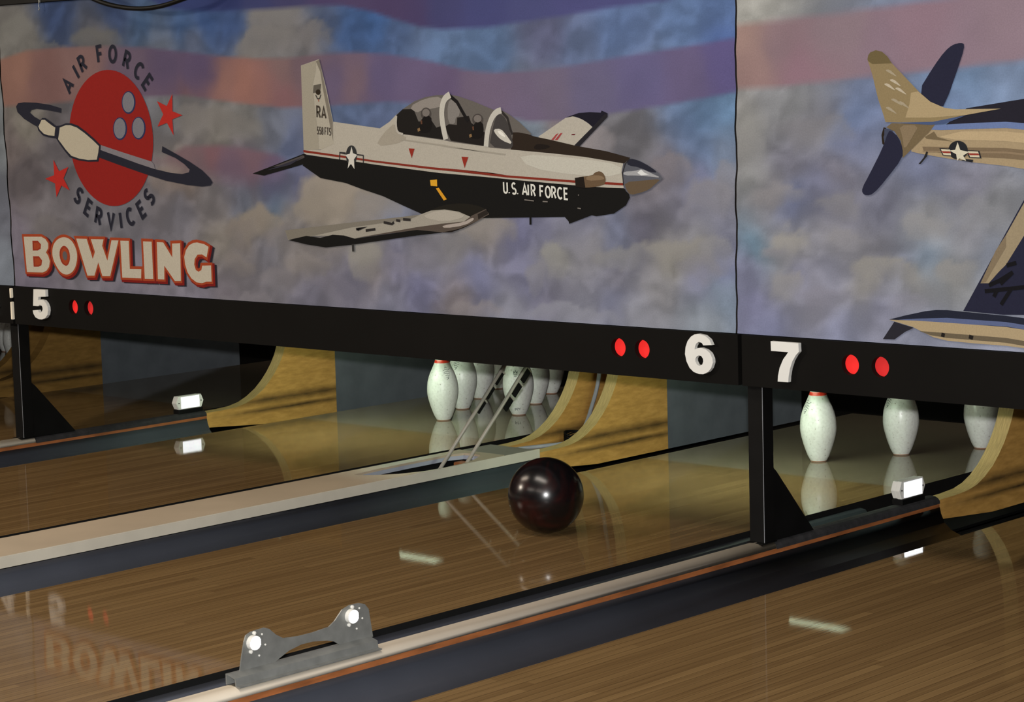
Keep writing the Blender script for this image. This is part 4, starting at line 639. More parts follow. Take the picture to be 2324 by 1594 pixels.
CLOUD={'mid':[(-2.476,1.533,108,106,104),(-2.35,1.467,100,98,96),(-2.186,1.567,52,66,98),(-1.867,1.539,52,66,98),(-1.92,1.475,88,86,88),(-1.68,1.503,62,82,112),(-1.475,1.495,58,80,116),(-1.363,1.505,56,78,120),(-1.234,1.486,58,78,120),(-1.434,1.437,92,100,122),(-1.616,1.429,92,98,112),(-1.084,1.508,98,98,104),(-1.041,1.533,100,98,102),(-1.004,1.464,110,107,108),(-1.153,1.414,112,108,106),(-0.884,1.433,106,103,104),(-0.802,1.47,72,84,112),(-0.684,1.465,62,86,128),(-0.587,1.488,60,88,134),(-0.495,1.445,74,92,128),(-0.315,1.375,88,108,140),(-0.404,1.416,84,100,130),(-0.138,1.395,84,104,136),(0.116,1.411,90,92,118),(0.197,1.384,84,96,124),(0.357,1.426,86,104,140),(0.586,1.441,88,108,144),(0.732,1.446,84,104,142),(0.731,1.367,70,88,130),(-2.374,1.19,110,106,100),(-2.46,1.112,100,92,92),(-2.199,1.112,88,84,88),(-2.39,1.003,86,80,84),(-1.582,1.255,104,104,108),(-1.472,1.21,110,106,106),(-1.319,1.166,112,108,104),(-1.188,1.193,108,106,104),(-1.063,1.164,98,102,114),(-0.698,1.201,84,98,128),(-0.583,1.186,86,98,128),(-1.004,1.108,90,100,130),(-1.508,1.009,118,106,100),(-1.199,1.011,100,86,102),(-1.075,0.97,88,86,112),(-0.949,0.985,90,92,118),(-1.38,0.909,104,100,102),(-1.205,0.926,92,98,112),(-1.078,0.921,86,104,124),(-1.143,0.885,124,114,104),(-1.019,0.86,118,112,108),(-0.871,0.931,130,120,108),(-0.75,0.96,138,128,116),(-0.793,0.891,130,122,112),(-0.654,0.921,128,122,118),(-0.522,0.896,112,116,132),(-1.257,0.784,116,110,110),(-1.13,0.759,112,110,118),(-1.221,0.671,112,108,114),(-0.943,0.737,122,116,114),(-1.313,0.596,118,112,120),(-0.927,0.654,108,106,120),(-0.725,0.69,110,108,124),(-0.661,0.786,134,130,124),(-0.645,0.72,122,116,120),(-0.529,0.75,110,108,128),(-0.434,0.78,116,114,124),(-0.339,0.835,120,118,122),(-0.248,0.863,122,118,116),(-0.42,0.675,106,106,132),(-0.201,0.709,104,106,132),(-0.275,0.642,124,116,118),(-0.573,0.629,112,112,128),(-0.159,0.865,126,120,118),(-0.021,0.842,108,108,134),(0.112,0.796,132,130,126),(0.08,0.845,106,106,128),(0.244,0.824,124,122,126),(0.341,0.863,104,108,128),(0.214,0.897,116,116,132),(0.437,0.949,110,106,114),(0.45,0.866,96,94,108),(0.574,0.963,112,110,122),(0.541,0.809,130,126,118),(0.646,0.835,128,126,126),(0.706,0.884,112,112,126),(0.644,0.753,112,112,132),(0.718,0.791,100,104,134),(0.702,0.697,114,126,140),(0.492,0.712,120,118,120),(0.337,0.73,118,116,126),(0.008,0.717,112,112,134),(-0.082,0.612,130,130,142),(0.172,0.624,128,128,140),(0.413,0.636,132,132,140),(0.641,0.623,134,140,148),(0.09,0.658,110,108,124),(0.335,0.669,112,114,134),(0.158,1.179,124,114,116),(0.024,1.155,112,122,134),(0.349,1.141,106,104,108),(0.425,1.093,100,98,102),(0.236,1.105,130,124,124),(0.5,1.022,124,116,118),(0.578,1.104,98,110,136),(0.654,1.173,88,112,142),(0.727,1.184,94,120,148),(0.594,1.139,86,106,138),(0.652,1.081,92,110,140),(0.725,1.081,110,120,138),(0.635,1.022,106,106,130),(0.546,1.045,118,112,120),(0.708,0.977,120,118,124),(-2.299,0.849,104,100,104),(-2.493,0.75,112,106,118),(-1.516,0.893,104,102,110),(-1.815,0.649,116,112,124),(-1.466,0.633,120,116,128),(-2.421,0.657,112,106,120),(-1.922,0.826,104,102,108),(-1.343,0.81,120,114,108)],
'stripe':[(-2.409,1.391,128,96,86),(-2.257,1.342,112,84,82),(-2.051,1.382,118,92,90),(-1.758,1.404,96,82,98),(-1.574,1.37,86,74,98),(-1.464,1.324,84,74,104),(-1.394,1.365,84,72,100),(-1.467,1.281,112,84,86),(-1.31,1.307,134,98,90),(-1.181,1.304,140,100,90),(-1.097,1.288,136,98,92),(-1.011,1.341,116,94,94),(-0.928,1.353,104,86,94),(-1.017,1.246,124,90,94),(-0.772,1.282,96,84,108),(-0.693,1.294,112,92,102),(-0.578,1.305,92,82,112),(-0.411,1.275,98,86,114),(-0.32,1.26,96,82,110),(-0.144,1.245,106,92,112),(0.11,1.228,104,94,112),(0.273,1.25,98,92,118),(0.43,1.27,94,88,122),(0.582,1.29,96,86,116),(0.729,1.31,88,80,120),(0.025,1.192,104,92,114),(-1.48,1.088,112,90,94),(-1.369,1.088,118,86,92),(-1.195,1.081,112,88,98),(-1.028,1.053,100,86,110),(-1.284,1.039,104,86,102),(-1.438,1.052,104,90,96)],
'dark':[(-1.403,1.57,48,58,100),(-1.251,1.549,46,54,96),(-1.144,1.558,56,60,98),(-0.958,1.55,64,62,96),(-0.798,1.536,72,62,96),(-0.681,1.538,76,64,96),(-0.492,1.523,72,60,92),(-0.401,1.48,70,60,94),(-0.31,1.49,64,64,102),(-0.134,1.495,66,68,110),(0.036,1.5,70,72,112),(0.201,1.498,72,72,114)],
'right':[(0.803,1.443,146,144,138),(0.783,1.138,132,130,126),(0.795,1.023,124,124,124),(0.82,0.84,96,122,140),(0.776,0.769,108,108,128),(0.911,1.204,120,120,122),(1.006,1.136,112,110,114),(0.936,1.047,106,104,114),(1.072,1.025,110,106,114),(1.126,1.114,108,112,136),(1.127,1.157,98,112,142),(1.031,0.991,100,102,124),(0.935,0.957,92,98,126),(0.865,0.978,122,118,120),(1.071,0.947,116,114,124),(1.203,0.938,104,104,118),(1.331,1.027,106,110,132),(1.455,1.006,120,118,130),(1.515,0.944,118,118,120),(1.395,1.176,100,116,144),(1.457,1.27,104,124,152),(1.541,1.278,110,124,148),(0.933,0.855,134,130,126),(0.877,0.83,122,120,124),(1.07,0.869,124,122,126),(1.202,0.85,112,110,116),(1.33,0.908,126,124,124),(1.454,0.879,120,118,122),(1.33,0.832,112,128,146),(1.266,0.809,110,112,128),(0.931,0.752,112,112,134),(0.818,0.702,112,112,138),(0.903,0.74,130,128,126),(1.068,0.78,120,120,134),(1.148,0.76,128,124,118),(1.304,0.777,130,126,120),(1.429,0.803,128,126,122),(1.479,0.837,114,120,134),(0.999,0.698,124,122,132),(1.2,0.696,118,118,134),(0.859,0.634,116,118,144),(1.066,0.622,122,124,144),(1.328,0.636,128,130,146),(1.514,0.625,130,132,146)],
'rstripe':[(0.788,1.376,146,120,112),(0.886,1.351,122,102,108),(1.077,1.399,126,108,114),(1.207,1.351,124,104,114),(1.334,1.4,130,106,116),(1.457,1.364,128,108,118),(0.94,1.282,128,100,110),(0.829,1.307,138,112,108),(1.517,1.404,130,110,118)],
'left':[(-2.481,1.471,112,112,108),(-2.51,1.16,104,108,112),(-2.539,0.844,96,98,108),(-2.539,0.685,112,118,128)]}
CURVE={'dark':[(-1.741,1.621),(-1.57,1.559),(-1.471,1.546),(-1.339,1.538),(-1.188,1.537),(-1.0,1.534),(-0.878,1.537),(-0.72,1.529),(-0.605,1.508),(-0.494,1.478),(-0.403,1.455),(-0.312,1.444),(-0.136,1.442),(0.035,1.454),(0.2,1.466),(0.359,1.48),(0.512,1.488),(0.602,1.498),(0.762,1.519)],
's1u':[(-2.513,1.418),(-2.352,1.444),(-2.171,1.449),(-1.898,1.445),(-1.685,1.434),(-1.48,1.413),(-1.305,1.394),(-1.134,1.382),(-0.988,1.379),(-0.846,1.386),(-0.688,1.388),(-0.555,1.38),(-0.425,1.363),(-0.317,1.343),(-0.211,1.322),(-0.106,1.313),(0.03,1.313),(0.195,1.326),(0.355,1.343),(0.509,1.357),(0.658,1.371),(0.76,1.382)],
's1l':[(-2.528,1.251),(-2.369,1.252),(-2.085,1.263),(-1.768,1.272),(-1.49,1.273),(-1.357,1.257),(-1.185,1.24),(-1.018,1.227),(-0.855,1.227),(-0.696,1.233),(-0.543,1.238),(-0.413,1.23),(-0.233,1.214),(-0.094,1.191),(0.025,1.173),(0.157,1.172),(0.35,1.194),(0.505,1.21),(0.655,1.229),(0.757,1.243)],
's2u':[(-1.619,1.066),(-1.502,1.107),(-1.323,1.109),(-1.194,1.098),(-1.068,1.081),(-0.905,1.051),(-0.866,1.033)],
's2l':[(-1.619,1.064),(-1.441,1.009),(-1.2,0.997),(-1.01,1.012),(-0.866,1.032)],
'ru':[(0.77,1.415),(0.859,1.421),(1.077,1.432),(1.558,1.469),(2.02,1.509)],
'rl':[(0.767,1.25),(0.884,1.253),(1.075,1.266),(1.206,1.274),(1.333,1.281),(1.557,1.298),(2.021,1.33)]}
PUFF=[(-1.026,1.499,0.128,0.071,114,111,110,0.9),(-1.064,1.425,0.166,0.061,112,109,108,0.9),(-0.989,1.538,0.053,0.049,112,110,110,0.85),(-0.839,1.438,0.076,0.045,108,105,106,0.8),(-2.412,1.5,0.127,0.08,104,103,100,0.85),(-1.957,1.466,0.146,0.041,92,91,90,0.8),(-2.222,1.45,0.102,0.024,96,95,94,0.6),(-0.76,0.96,0.188,0.07,140,131,120,0.95),(-0.883,0.903,0.101,0.062,132,124,114,0.9),(-0.596,0.928,0.115,0.045,130,125,122,0.8),(-1.145,0.857,0.132,0.053,128,119,109,0.9),(-1.243,0.827,0.074,0.043,120,112,106,0.8),(-1.042,0.81,0.084,0.047,116,111,112,0.7),(-0.653,0.76,0.07,0.065,134,130,124,0.85),(-0.519,0.751,0.083,0.029,118,115,126,0.6),(0.103,0.783,0.05,0.047,132,130,126,0.85),(0.034,0.725,0.044,0.043,124,122,126,0.7),(-0.141,0.865,0.109,0.046,128,122,117,0.85),(-0.268,0.811,0.079,0.049,122,119,122,0.6),(0.37,0.798,0.11,0.032,124,122,122,0.75),(0.556,0.815,0.121,0.04,131,127,121,0.85),(0.689,0.802,0.065,0.047,126,124,126,0.7),(0.622,0.77,0.089,0.035,122,119,122,0.6),(-0.923,0.731,0.106,0.036,124,118,116,0.75),(-1.071,0.677,0.097,0.034,118,113,116,0.6),(-1.26,0.727,0.087,0.034,120,113,110,0.6),(-0.805,0.673,0.092,0.041,114,110,122,0.5),(0.261,1.117,0.074,0.048,128,121,122,0.8),(0.157,1.172,0.056,0.024,124,114,116,0.7),(0.539,1.039,0.073,0.047,122,115,119,0.8),(0.664,0.976,0.082,0.051,120,117,122,0.8),(0.723,1.023,0.038,0.046,122,120,126,0.7),(0.633,0.929,0.074,0.04,118,116,124,0.6),(-1.319,1.173,0.197,0.045,112,108,105,0.7),(-1.472,1.203,0.09,0.037,112,108,106,0.6),(-1.601,0.994,0.102,0.038,120,108,102,0.7),(-1.225,0.6,0.13,0.029,122,117,122,0.6),(-0.204,0.625,0.107,0.028,128,122,124,0.7),(0.172,0.63,0.181,0.032,131,131,140,0.7),(-0.378,0.781,0.074,0.047,118,115,124,0.5),(-2.25,0.819,0.129,0.053,110,105,106,0.6),(-2.395,0.956,0.079,0.078,92,86,88,0.5),(-1.815,0.649,0.217,0.033,118,113,122,0.6),(0.919,0.86,0.078,0.03,137,133,128,0.9),(0.869,0.824,0.048,0.025,124,121,124,0.7),(1.11,0.87,0.067,0.031,127,124,126,0.7),(1.33,0.908,0.071,0.028,129,127,127,0.8),(1.214,0.785,0.104,0.037,130,126,120,0.8),(0.917,0.734,0.047,0.043,130,127,127,0.8),(1.429,0.803,0.062,0.03,129,126,123,0.8),(1.479,0.932,0.068,0.042,122,121,124,0.7),(1.006,1.136,0.122,0.04,115,112,115,0.6),(0.879,0.978,0.084,0.034,124,120,121,0.7),(1.071,0.947,0.08,0.029,118,115,116,0.6),(0.796,1.081,0.057,0.069,130,128,126,0.6),(1.027,0.699,0.082,0.029,124,121,131,0.5),(1.278,0.699,0.064,0.024,124,122,132,0.5)]
DISC=(0.442,1.021,0.136,0.179)
NUM={'6':([(0.6336,0.6036),(0.6565,0.6003),(0.6723,0.5902),(0.68,0.576),(0.6513,0.5735),(0.6468,0.5797),(0.6365,0.5824),(0.6272,0.5767),(0.6223,0.5673),(0.6215,0.5608),(0.6327,0.5651),(0.6442,0.5667),(0.6602,0.563),(0.6738,0.5538),(0.6815,0.5396),(0.6824,0.5287),(0.6763,0.5137),(0.6658,0.503),(0.6495,0.4959),(0.6357,0.4955),(0.6173,0.4999),(0.6036,0.51),(0.5935,0.5269),(0.5887,0.5469),(0.591,0.5655),(0.5984,0.5825),(0.6103,0.5951),(0.622,0.6012)],[[(0.6362,0.5457),(0.6437,0.5447),(0.6493,0.5377),(0.6503,0.5304),(0.6467,0.5219),(0.6374,0.5177),(0.6293,0.5199),(0.6238,0.5288),(0.6235,0.5361),(0.6287,0.5429)]]),'7':([(0.8729,0.5971),(0.9608,0.5967),(0.9619,0.5743),(0.9521,0.5649),(0.9411,0.5483),(0.9332,0.5283),(0.9285,0.5067),(0.9274,0.4932),(0.8936,0.4927),(0.8949,0.508),(0.9007,0.5298),(0.912,0.5519),(0.9285,0.5715),(0.8736,0.5718)],[]),'5':([(-2.3528,0.6036),(-2.2825,0.6045),(-2.2825,0.5802),(-2.3268,0.5776),(-2.3297,0.5657),(-2.3123,0.5691),(-2.2954,0.5671),(-2.2818,0.5575),(-2.2731,0.5438),(-2.2723,0.5313),(-2.2776,0.5154),(-2.2917,0.5037),(-2.3105,0.498),(-2.329,0.4979),(-2.3496,0.504),(-2.3605,0.5162),(-2.3634,0.5279),(-2.3327,0.5309),(-2.3281,0.524),(-2.3191,0.5213),(-2.3095,0.5256),(-2.3035,0.5346),(-2.3053,0.5439),(-2.3127,0.5491),(-2.3219,0.5495),(-2.3289,0.5444),(-2.3598,0.5446)],[])}


# ------------------------------------------------------------------ the setting
def struct(name, bm, m): return tag(mesh(name, bm, m), kind='structure')
struct('floor', boxes((-8, 8, -13, 1.9, -0.20, -0.16)), plain('sub_floor', (0.012, 0.011, 0.010, 1), 0.9, 0.1))
struct('wall_back', boxes((-8, 8, 1.9, 2.0, -0.20, 3.4)), BLACKM)
struct('wall_left', boxes((-8.1, -8, -13, 2.0, -0.20, 3.4)), plain('dark_wall', (0.03, 0.028, 0.026, 1), 0.9, 0.1))
struct('ceiling', boxes((-8, 8, -13, 2.0, 3.4, 3.5)), plain('ceiling_grey', (0.10, 0.095, 0.09, 1), 0.9, 0.1))

# ------------------------------------------------------------------ lanes
CX = {3: -5.084, 4: -3.330, 5: -1.754, 6: 0.0, 7: 1.576}
HW = 0.527; YF = -12.0; YD = -0.27; YE = 0.97; YG = -0.545
LANE_LABEL = {
    3: 'sliver of varnished lane at the far left edge, under the two half hidden pins',
    4: 'unlit dark wooden lane behind the left black post and its bracket',
    5: 'varnished wooden lane leading to the seven standing white pins',
    6: 'varnished wooden lane with the dark ball rolling on it',
    7: 'varnished wooden lane nearest the camera, bottom right corner'}
for L, c in CX.items():
    o = mesh('bowling_lane', boxes((c - HW, c + HW, YF, YD, -0.05, 0.0)), [LANE, EDGE])
    for p in o.data.polygons:
        if abs(p.normal.x) > 0.5: p.material_index = 1
    tag(o, LANE_LABEL[L], 'bowling lane', 'bowling lanes')
    d = mesh('pin_deck', boxes((c - HW, c + HW, YD, YE, -0.05, 0.0)), [DECK, EDGE], o)
    for p in d.data.polygons:
        if abs(p.normal.x) > 0.5: p.material_index = 1
    d['label'] = 'darker grey-brown deck under the pins'

GP = [(-0.762, 0.014), (-0.758, -0.004), (-0.746, -0.030), (-0.722, -0.050), (-0.690, -0.062), (-0.655, -0.066),
      (-0.620, -0.062), (-0.588, -0.050), (-0.566, -0.034), (-0.554, -0.020), (-0.5285, -0.016)]
def gutter(L, side, label):
    c = CX[L]
    pr = [(c + s * (1 if side < 0 else -1), z) for s, z in GP]
    pr = pr + [(x, z - 0.006) for x, z in reversed(pr)]
    o = mesh('lane_gutter', sweep_y(pr, YF, YG), GUTTER, smooth=False)
    for p in o.data.polygons:
        if abs(p.normal.y) < 0.5: p.use_smooth = True
    tag(o, label, 'gutter', 'lane gutters')
    x0, x1 = sorted((c + side * 0.5285, c + side * 0.762))
    f = boxes((x0, x1, YG, YE, -0.092, -0.084))
    for y in (-0.48, -0.41, -0.33):
        box(f, (x0 + x1) / 2 - 0.003, (x0 + x1) / 2 + 0.003, y, y + 0.006, -0.084, -0.081)
    mesh('flat_gutter', f, BLACK, o)['label'] = 'flat black gutter floor beside the pins'
gutter(4, 1, 'slate grey gutter on the far side of the divider with the left black post')
gutter(5, -1, 'slate grey gutter below the left black post, beyond the lane with seven pins')
gutter(5, 1, 'narrow dark gutter between the lane with seven pins and the wide beige cover')
gutter(6, -1, 'broad slate grey gutter below the wide beige cover, beyond the rolling ball')
gutter(6, 1, 'thin strip of gutter just behind the silver bracket and its beige divider')
gutter(7, -1, 'slate grey gutter in front of the divider that carries the silver bracket')

# ------------------------------------------------------------------ pair dividers with beige cap, charcoal rear cap
def divider(xc, label):
    root = tag(empty('lane_divider', (xc, -1.0, 0)), label, 'lane divider', 'lane dividers')
    def part(name, bm, m):
        for v in bm.verts: v.co -= Vector((xc, -1.0, 0))
        return mesh(name, bm, m, root)
    e = part('wood_edge', boxes((xc - 0.0255, xc + 0.0255, YF, YG, -0.15, 0.027)), WOODEDGE); e['label'] = 'red-brown wooden edge under the cap'
    pr = [(-0.0262, 0.0275), (-0.030, 0.030), (-0.031, 0.036), (-0.027, 0.043), (-0.016, 0.0475), (-0.002, 0.049), (0.012, 0.0475), (0.021, 0.043), (0.0272, 0.036), (0.0275, 0.0275)]
    c = part('front_cap', sweep_y([(xc + x, z) for x, z in pr], YF, -1.352), BEIGE); c['label'] = 'rounded beige plastic cap'
    for p in c.data.polygons:
        if abs(p.normal.y) < 0.5: p.use_smooth = True
    r = part('rear_cap', sweep_y([(xc + x * 0.97, z - 0.003) for x, z in pr], -1.348, YG), CARPET); r['label'] = 'charcoal rear cap behind the post'
    return root
divider(-2.542, 'lane divider with charcoal rear cap, carrying the left black post')
divider(0.788, 'lane divider with rounded beige cap, carrying the silver bracket and right black post')

# ------------------------------------------------------------------ wide ball return cover between the middle lanes
def return_cover():
    x0, x1 = -0.992, -0.762
    root = tag(empty('ball_return_cover', ((x0 + x1) / 2, -1.0, 0)), 'wide beige ball return cover with a long oval opening between the two middle lanes', 'ball return cover')
    off = Vector(((x0 + x1) / 2, -1.0, 0))
    def part(name, bm, m):
        for v in bm.verts: v.co -= off
        return mesh(name, bm, m, root)
    hole = [(-0.925, -1.255), (-0.940, -1.12), (-0.945, -0.98), (-0.945, -0.80), (-0.925, -0.748), (-0.885, -0.735), (-0.842, -0.752),
            (-0.805, -0.82), (-0.782, -0.90), (-0.774, -1.00), (-0.782, -1.08), (-0.812, -1.165), (-0.865, -1.225), (-0.900, -1.25)]
    top = part('top_cover', plate([(x0, YF), (x1 - 0.004, YF), (x1 - 0.004, -0.735), (x1 - 0.02, -0.70), (x0, -0.70)], [hole], 0.028, 0.047, 'z'), plain('cover_beige', rgb(168, 153, 132), 0.42, 0.35, var=0.08, vscale=4))
    lip = part('front_lip', bevel(boxes((x1 - 0.0045, x1 + 0.001, YF, YG, 0.015, 0.0485)), 0.0015), plain('lip_pale', rgb(176, 170, 156), 0.45, 0.4, var=0.05))
    lip['label'] = 'pale edge moulding along the near side'
    part('rear_cover', boxes((x0, x1 - 0.005, -0.698, YG, 0.028, 0.044)), CAPGREY)['label'] = 'grey rear plate near the upright boards'
    part('side_board', boxes((x0, x0 + 0.012, YF, YG, -0.15, 0.0275)), EDGE)
    part('side_board', boxes((x1 - 0.012, x1, YF, YG, -0.15, 0.0195)), EDGE)
    # pale lining of the opening
    bm = bmesh.new(); n = len(hole)
    cx, cy = -0.865, -1.0
    inn = [(cx + (x - cx) * 0.97, cy + (y - cy) * 0.985) for x, y in hole]
    A = [bm.verts.new((x, y, 0.040)) for x, y in hole]; A2 = [bm.verts.new((x, y, 0.027)) for x, y in hole]
    B1 = [bm.verts.new((x, y, 0.040)) for x, y in inn]; B2 = [bm.verts.new((x, y, 0.027)) for x, y in inn]
    for i in range(n):
        j = (i + 1) % n
        for q in ((A[i], A[j], B1[j], B1[i]), (B1[i], B1[j], B2[j], B2[i]), (B2[i], B2[j], A2[j], A2[i]), (A2[i], A2[j], A[j], A[i])): bm.faces.new(q)
    part('opening_lining', bm, LINER)['label'] = 'pale grey lining inside the opening'
    part('tray', boxes((x0 + 0.02, x1 - 0.02, -1.3, -0.70, -0.075, -0.062)), EDGE)
    part('end_block', bevel(boxes((-0.925, -0.80, -0.80, -0.76, -0.055, 0.024)), 0.003), WOODEDGE)['label'] = 'brown wooden block at the end of the opening'
    return root
return_cover()

# ------------------------------------------------------------------ kickback boards
CURVE_K = [(-0.545, 0.036), (-0.46, 0.037), (-0.39, 0.041), (-0.34, 0.051), (-0.295, 0.069), (-0.25, 0.095), (-0.215, 0.124),
           (-0.185, 0.155), (-0.160, 0.187), (-0.140, 0.220), (-0.124, 0.258), (-0.112, 0.30), (-0.103, 0.35), (-0.098, 0.42), (-0.096, 0.62)]
def kickback(x0, x1, label, panel=True, face=None):
    root = tag(empty('kickback_board', ((x0 + x1) / 2, -0.2, 0)), label, 'kickback board', 'kickback boards')
    off = Vector(((x0 + x1) / 2, -0.2, 0))
    def part(name, bm, m):
        for v in bm.verts: v.co -= off
        o = mesh(name, bm, m, root); return o
    out = [(-0.5445, -0.022)] + CURVE_K + [(0.145, 0.62), (0.145, -0.045), (-0.25, -0.045), (-0.42, -0.032)]
    bm = prism_x(out, x0, x1, rim=1)
    o = part('plywood_panel', bm, [face or PLY, PLYEDGE if face is None else face])
    # glossy scuffed nose strip on the lower curve
    if panel:
        p = boxes((x0 + 0.002, x1 - 0.001, 0.1455, YE, -0.045, 0.62))
        part('kick_plate', p, STEEL)['label'] = 'slate grey plate behind the plywood'
    return root
kickback(-4.322, -4.272, 'plywood kickback board beside the two half hidden pins at the far left edge', False, PLYDARK)
kickback(-4.142, -4.092, 'darker plywood kickback board seen just right of the left black post', True, PLYDARK)
kickback(-2.568, -2.516, 'curved plywood kickback board on the left of the lane with seven pins')
kickback(-0.992, -0.942, 'curved plywood kickback board right behind the seven pins, first of the middle pair', False)
kickback(-0.812, -0.762, 'curved plywood kickback board above the rolling ball, nearer one of the middle pair')
kickback(0.762, 0.814, 'curved plywood kickback board at the right edge, beyond the reflector on the right divider')

# ------------------------------------------------------------------ posts
def post(xc, label):
    root = tag(empty('support_post', (xc, -1.375, 0.045)), label, 'post', 'black support posts')
    def part(name, bm, m):
        for v in bm.verts: v.co -= Vector((xc, -1.375, 0.045))
        return mesh(name, bm, m, root)
    part('upright', bevel(boxes((xc - 0.024, xc + 0.0245, -1.400, -1.354, 0.0485, 0.4715)), 0.0012, 1), BLACK)
    part('edge_highlight', boxes((xc + 0.0238, xc + 0.0250, -1.4008, -1.3994, 0.050, 0.4705)), plain('edge_highlight_grey', rgb(120, 122, 126), 0.4, 0.5))['label'] = 'thin painted highlight along the front corner'  # pale strip puts the corner's highlight into colour and shape
    part('gusset', bevel(prism_x([(-1.3535, 0.250), (-1.3535, 0.0465), (-1.165, 0.0465), (-1.335, 0.235)], xc - 0.018, xc + 0.018), 0.001, 1), BLACK)['label'] = 'triangular gusset plate'
    part('base_plate', boxes((xc - 0.0265, xc + 0.0265, -1.412, -1.346, 0.0462, 0.0488)), BLACK)
    return root
post(-2.542, 'left black post with a triangular gusset, under the white numeral 5')
post(0.788, 'right black post with a triangular gusset, under the numerals 6 and 7')

# ------------------------------------------------------------------ black fascia boards with numerals and lamps
YM = -1.43
def fascia(x0, x1, label, nums, lamps, worn=False):
    xc = (x0 + x1) / 2
    off = Vector((xc, YM, 0.47))
    root = tag(empty('masking_fascia', off), label, 'fascia board', 'black fascia boards')
    def part(name, bm, m, lab=None):
        for v in bm.verts: v.co -= off
        o = mesh(name, bm, m, root)
        if lab: o['label'] = lab
        return o
    holes = [circle(lx, 0.549, 0.0262, 36) for lx, _ in lamps]
    part('board', plate([(x0, 0.472), (x1, 0.472), (x1, 0.607), (x0, 0.607)], holes, YM, YM + 0.044, 'y'), FASC)
    part('rear_rail', boxes((x0, x1, YM + 0.0445, -1.345, 0.4740, 0.600)), FASC)
    for lx, bright in lamps:
        bm = plate(circle(lx, 0.549, 0.0258, 36), [], YM + 0.016, YM + 0.040, 'y')
        part('indicator_lamp', bm, LENS_A if bright else LENS_B, 'round red lamp, ' + ('brightly lit' if bright else 'dimmer'))
    for ch in nums:
        o_, h_ = NUM[ch]
        part('numeral', plate(o_, h_, YM - 0.012, YM - 0.0002, 'y'), NUMW, 'white raised numeral ' + ch)
    if worn:
        part('worn_edge', bevel(boxes((x1 - 0.003, x1 + 0.004, YM - 0.008, YM + 0.004, 0.566, 0.601)), 0.0015), RAWEDGE, 'worn white edge')
        part('worn_edge', bevel(boxes((x1 - 0.002, x1 + 0.006, YM - 0.008, YM + 0.004, 0.488, 0.552)), 0.0015), RAWEDGE, 'worn white edge')
    return root
NUM['4'] = ([(-2.580, 0.531), (-2.580, 0.545), (-2.592, 0.545), (-2.592, 0.600), (-2.617, 0.600), (-2.662, 0.546), (-2.662, 0.526), (-2.616, 0.526), (-2.616, 0.497), (-2.592, 0.497), (-2.592, 0.526)],
            [[(-2.616, 0.545), (-2.640, 0.545), (-2.616, 0.575)]])
fascia(-5.864, -2.503, 'black fascia board at the left frame edge, with a worn white end', ['4'], [], True)
fascia(-2.490, 0.757, 'black fascia board carrying the white numerals 5 and 6', ['5', '6'], [(-2.140, 1), (-2.052, 0), (0.345, 1), (0.430, 1)])
fascia(0.770, 4.10, 'black fascia board carrying the white numeral 7', ['7'], [(1.112, 1), (1.202, 0)])

# ------------------------------------------------------------------ banners
def fbm(x, z, seed, scale, octv=4):
    rng = np.random.RandomState(seed); out = np.zeros_like(x); amp = 1.0; tot = 0
    for k in range(octv):
        g = rng.rand(64, 64); u = x * scale; v = z * scale
        iu = np.floor(u).astype(int); iv = np.floor(v).astype(int); fu = u - iu; fv = v - iv
        fu = fu * fu * (3 - 2 * fu); fv = fv * fv * (3 - 2 * fv)
        G = lambda a, b: g[(iu + a) % 64, (iv + b) % 64]
        out += amp * ((G(0, 0) * (1 - fu) + G(1, 0) * fu) * (1 - fv) + (G(0, 1) * (1 - fu) + G(1, 1) * fu) * fv)
        tot += amp; amp *= 0.5; scale *= 2.1
    return out / tot - 0.5
def field(ctrl, x, z):
    num = np.zeros(x.shape + (3,)); den = np.zeros(x.shape)
    for cx, cz, r, g, b in ctrl:
        wt = 1.0 / ((x - cx) ** 2 + (z - cz) ** 2 + 0.0026) ** 2
        num += wt[..., None] * np.array((r, g, b), float); den += wt
    return num / den[..., None]
def sstep(d, wd): return np.clip(d / wd + 0.5, 0, 1)
def curve(name, x):
    c = CURVE[name]; return np.interp(x, [p[0] for p in c], [p[1] for p in c])
PK = 0.8
PKC = np.array((1.0,1.05,1.11))
def s2l(c):
    c = np.clip(c, 0, 255) / 255.0
    return np.where(c <= 0.04045, c / 12.92, ((c + 0.055) / 1.055) ** 2.4)
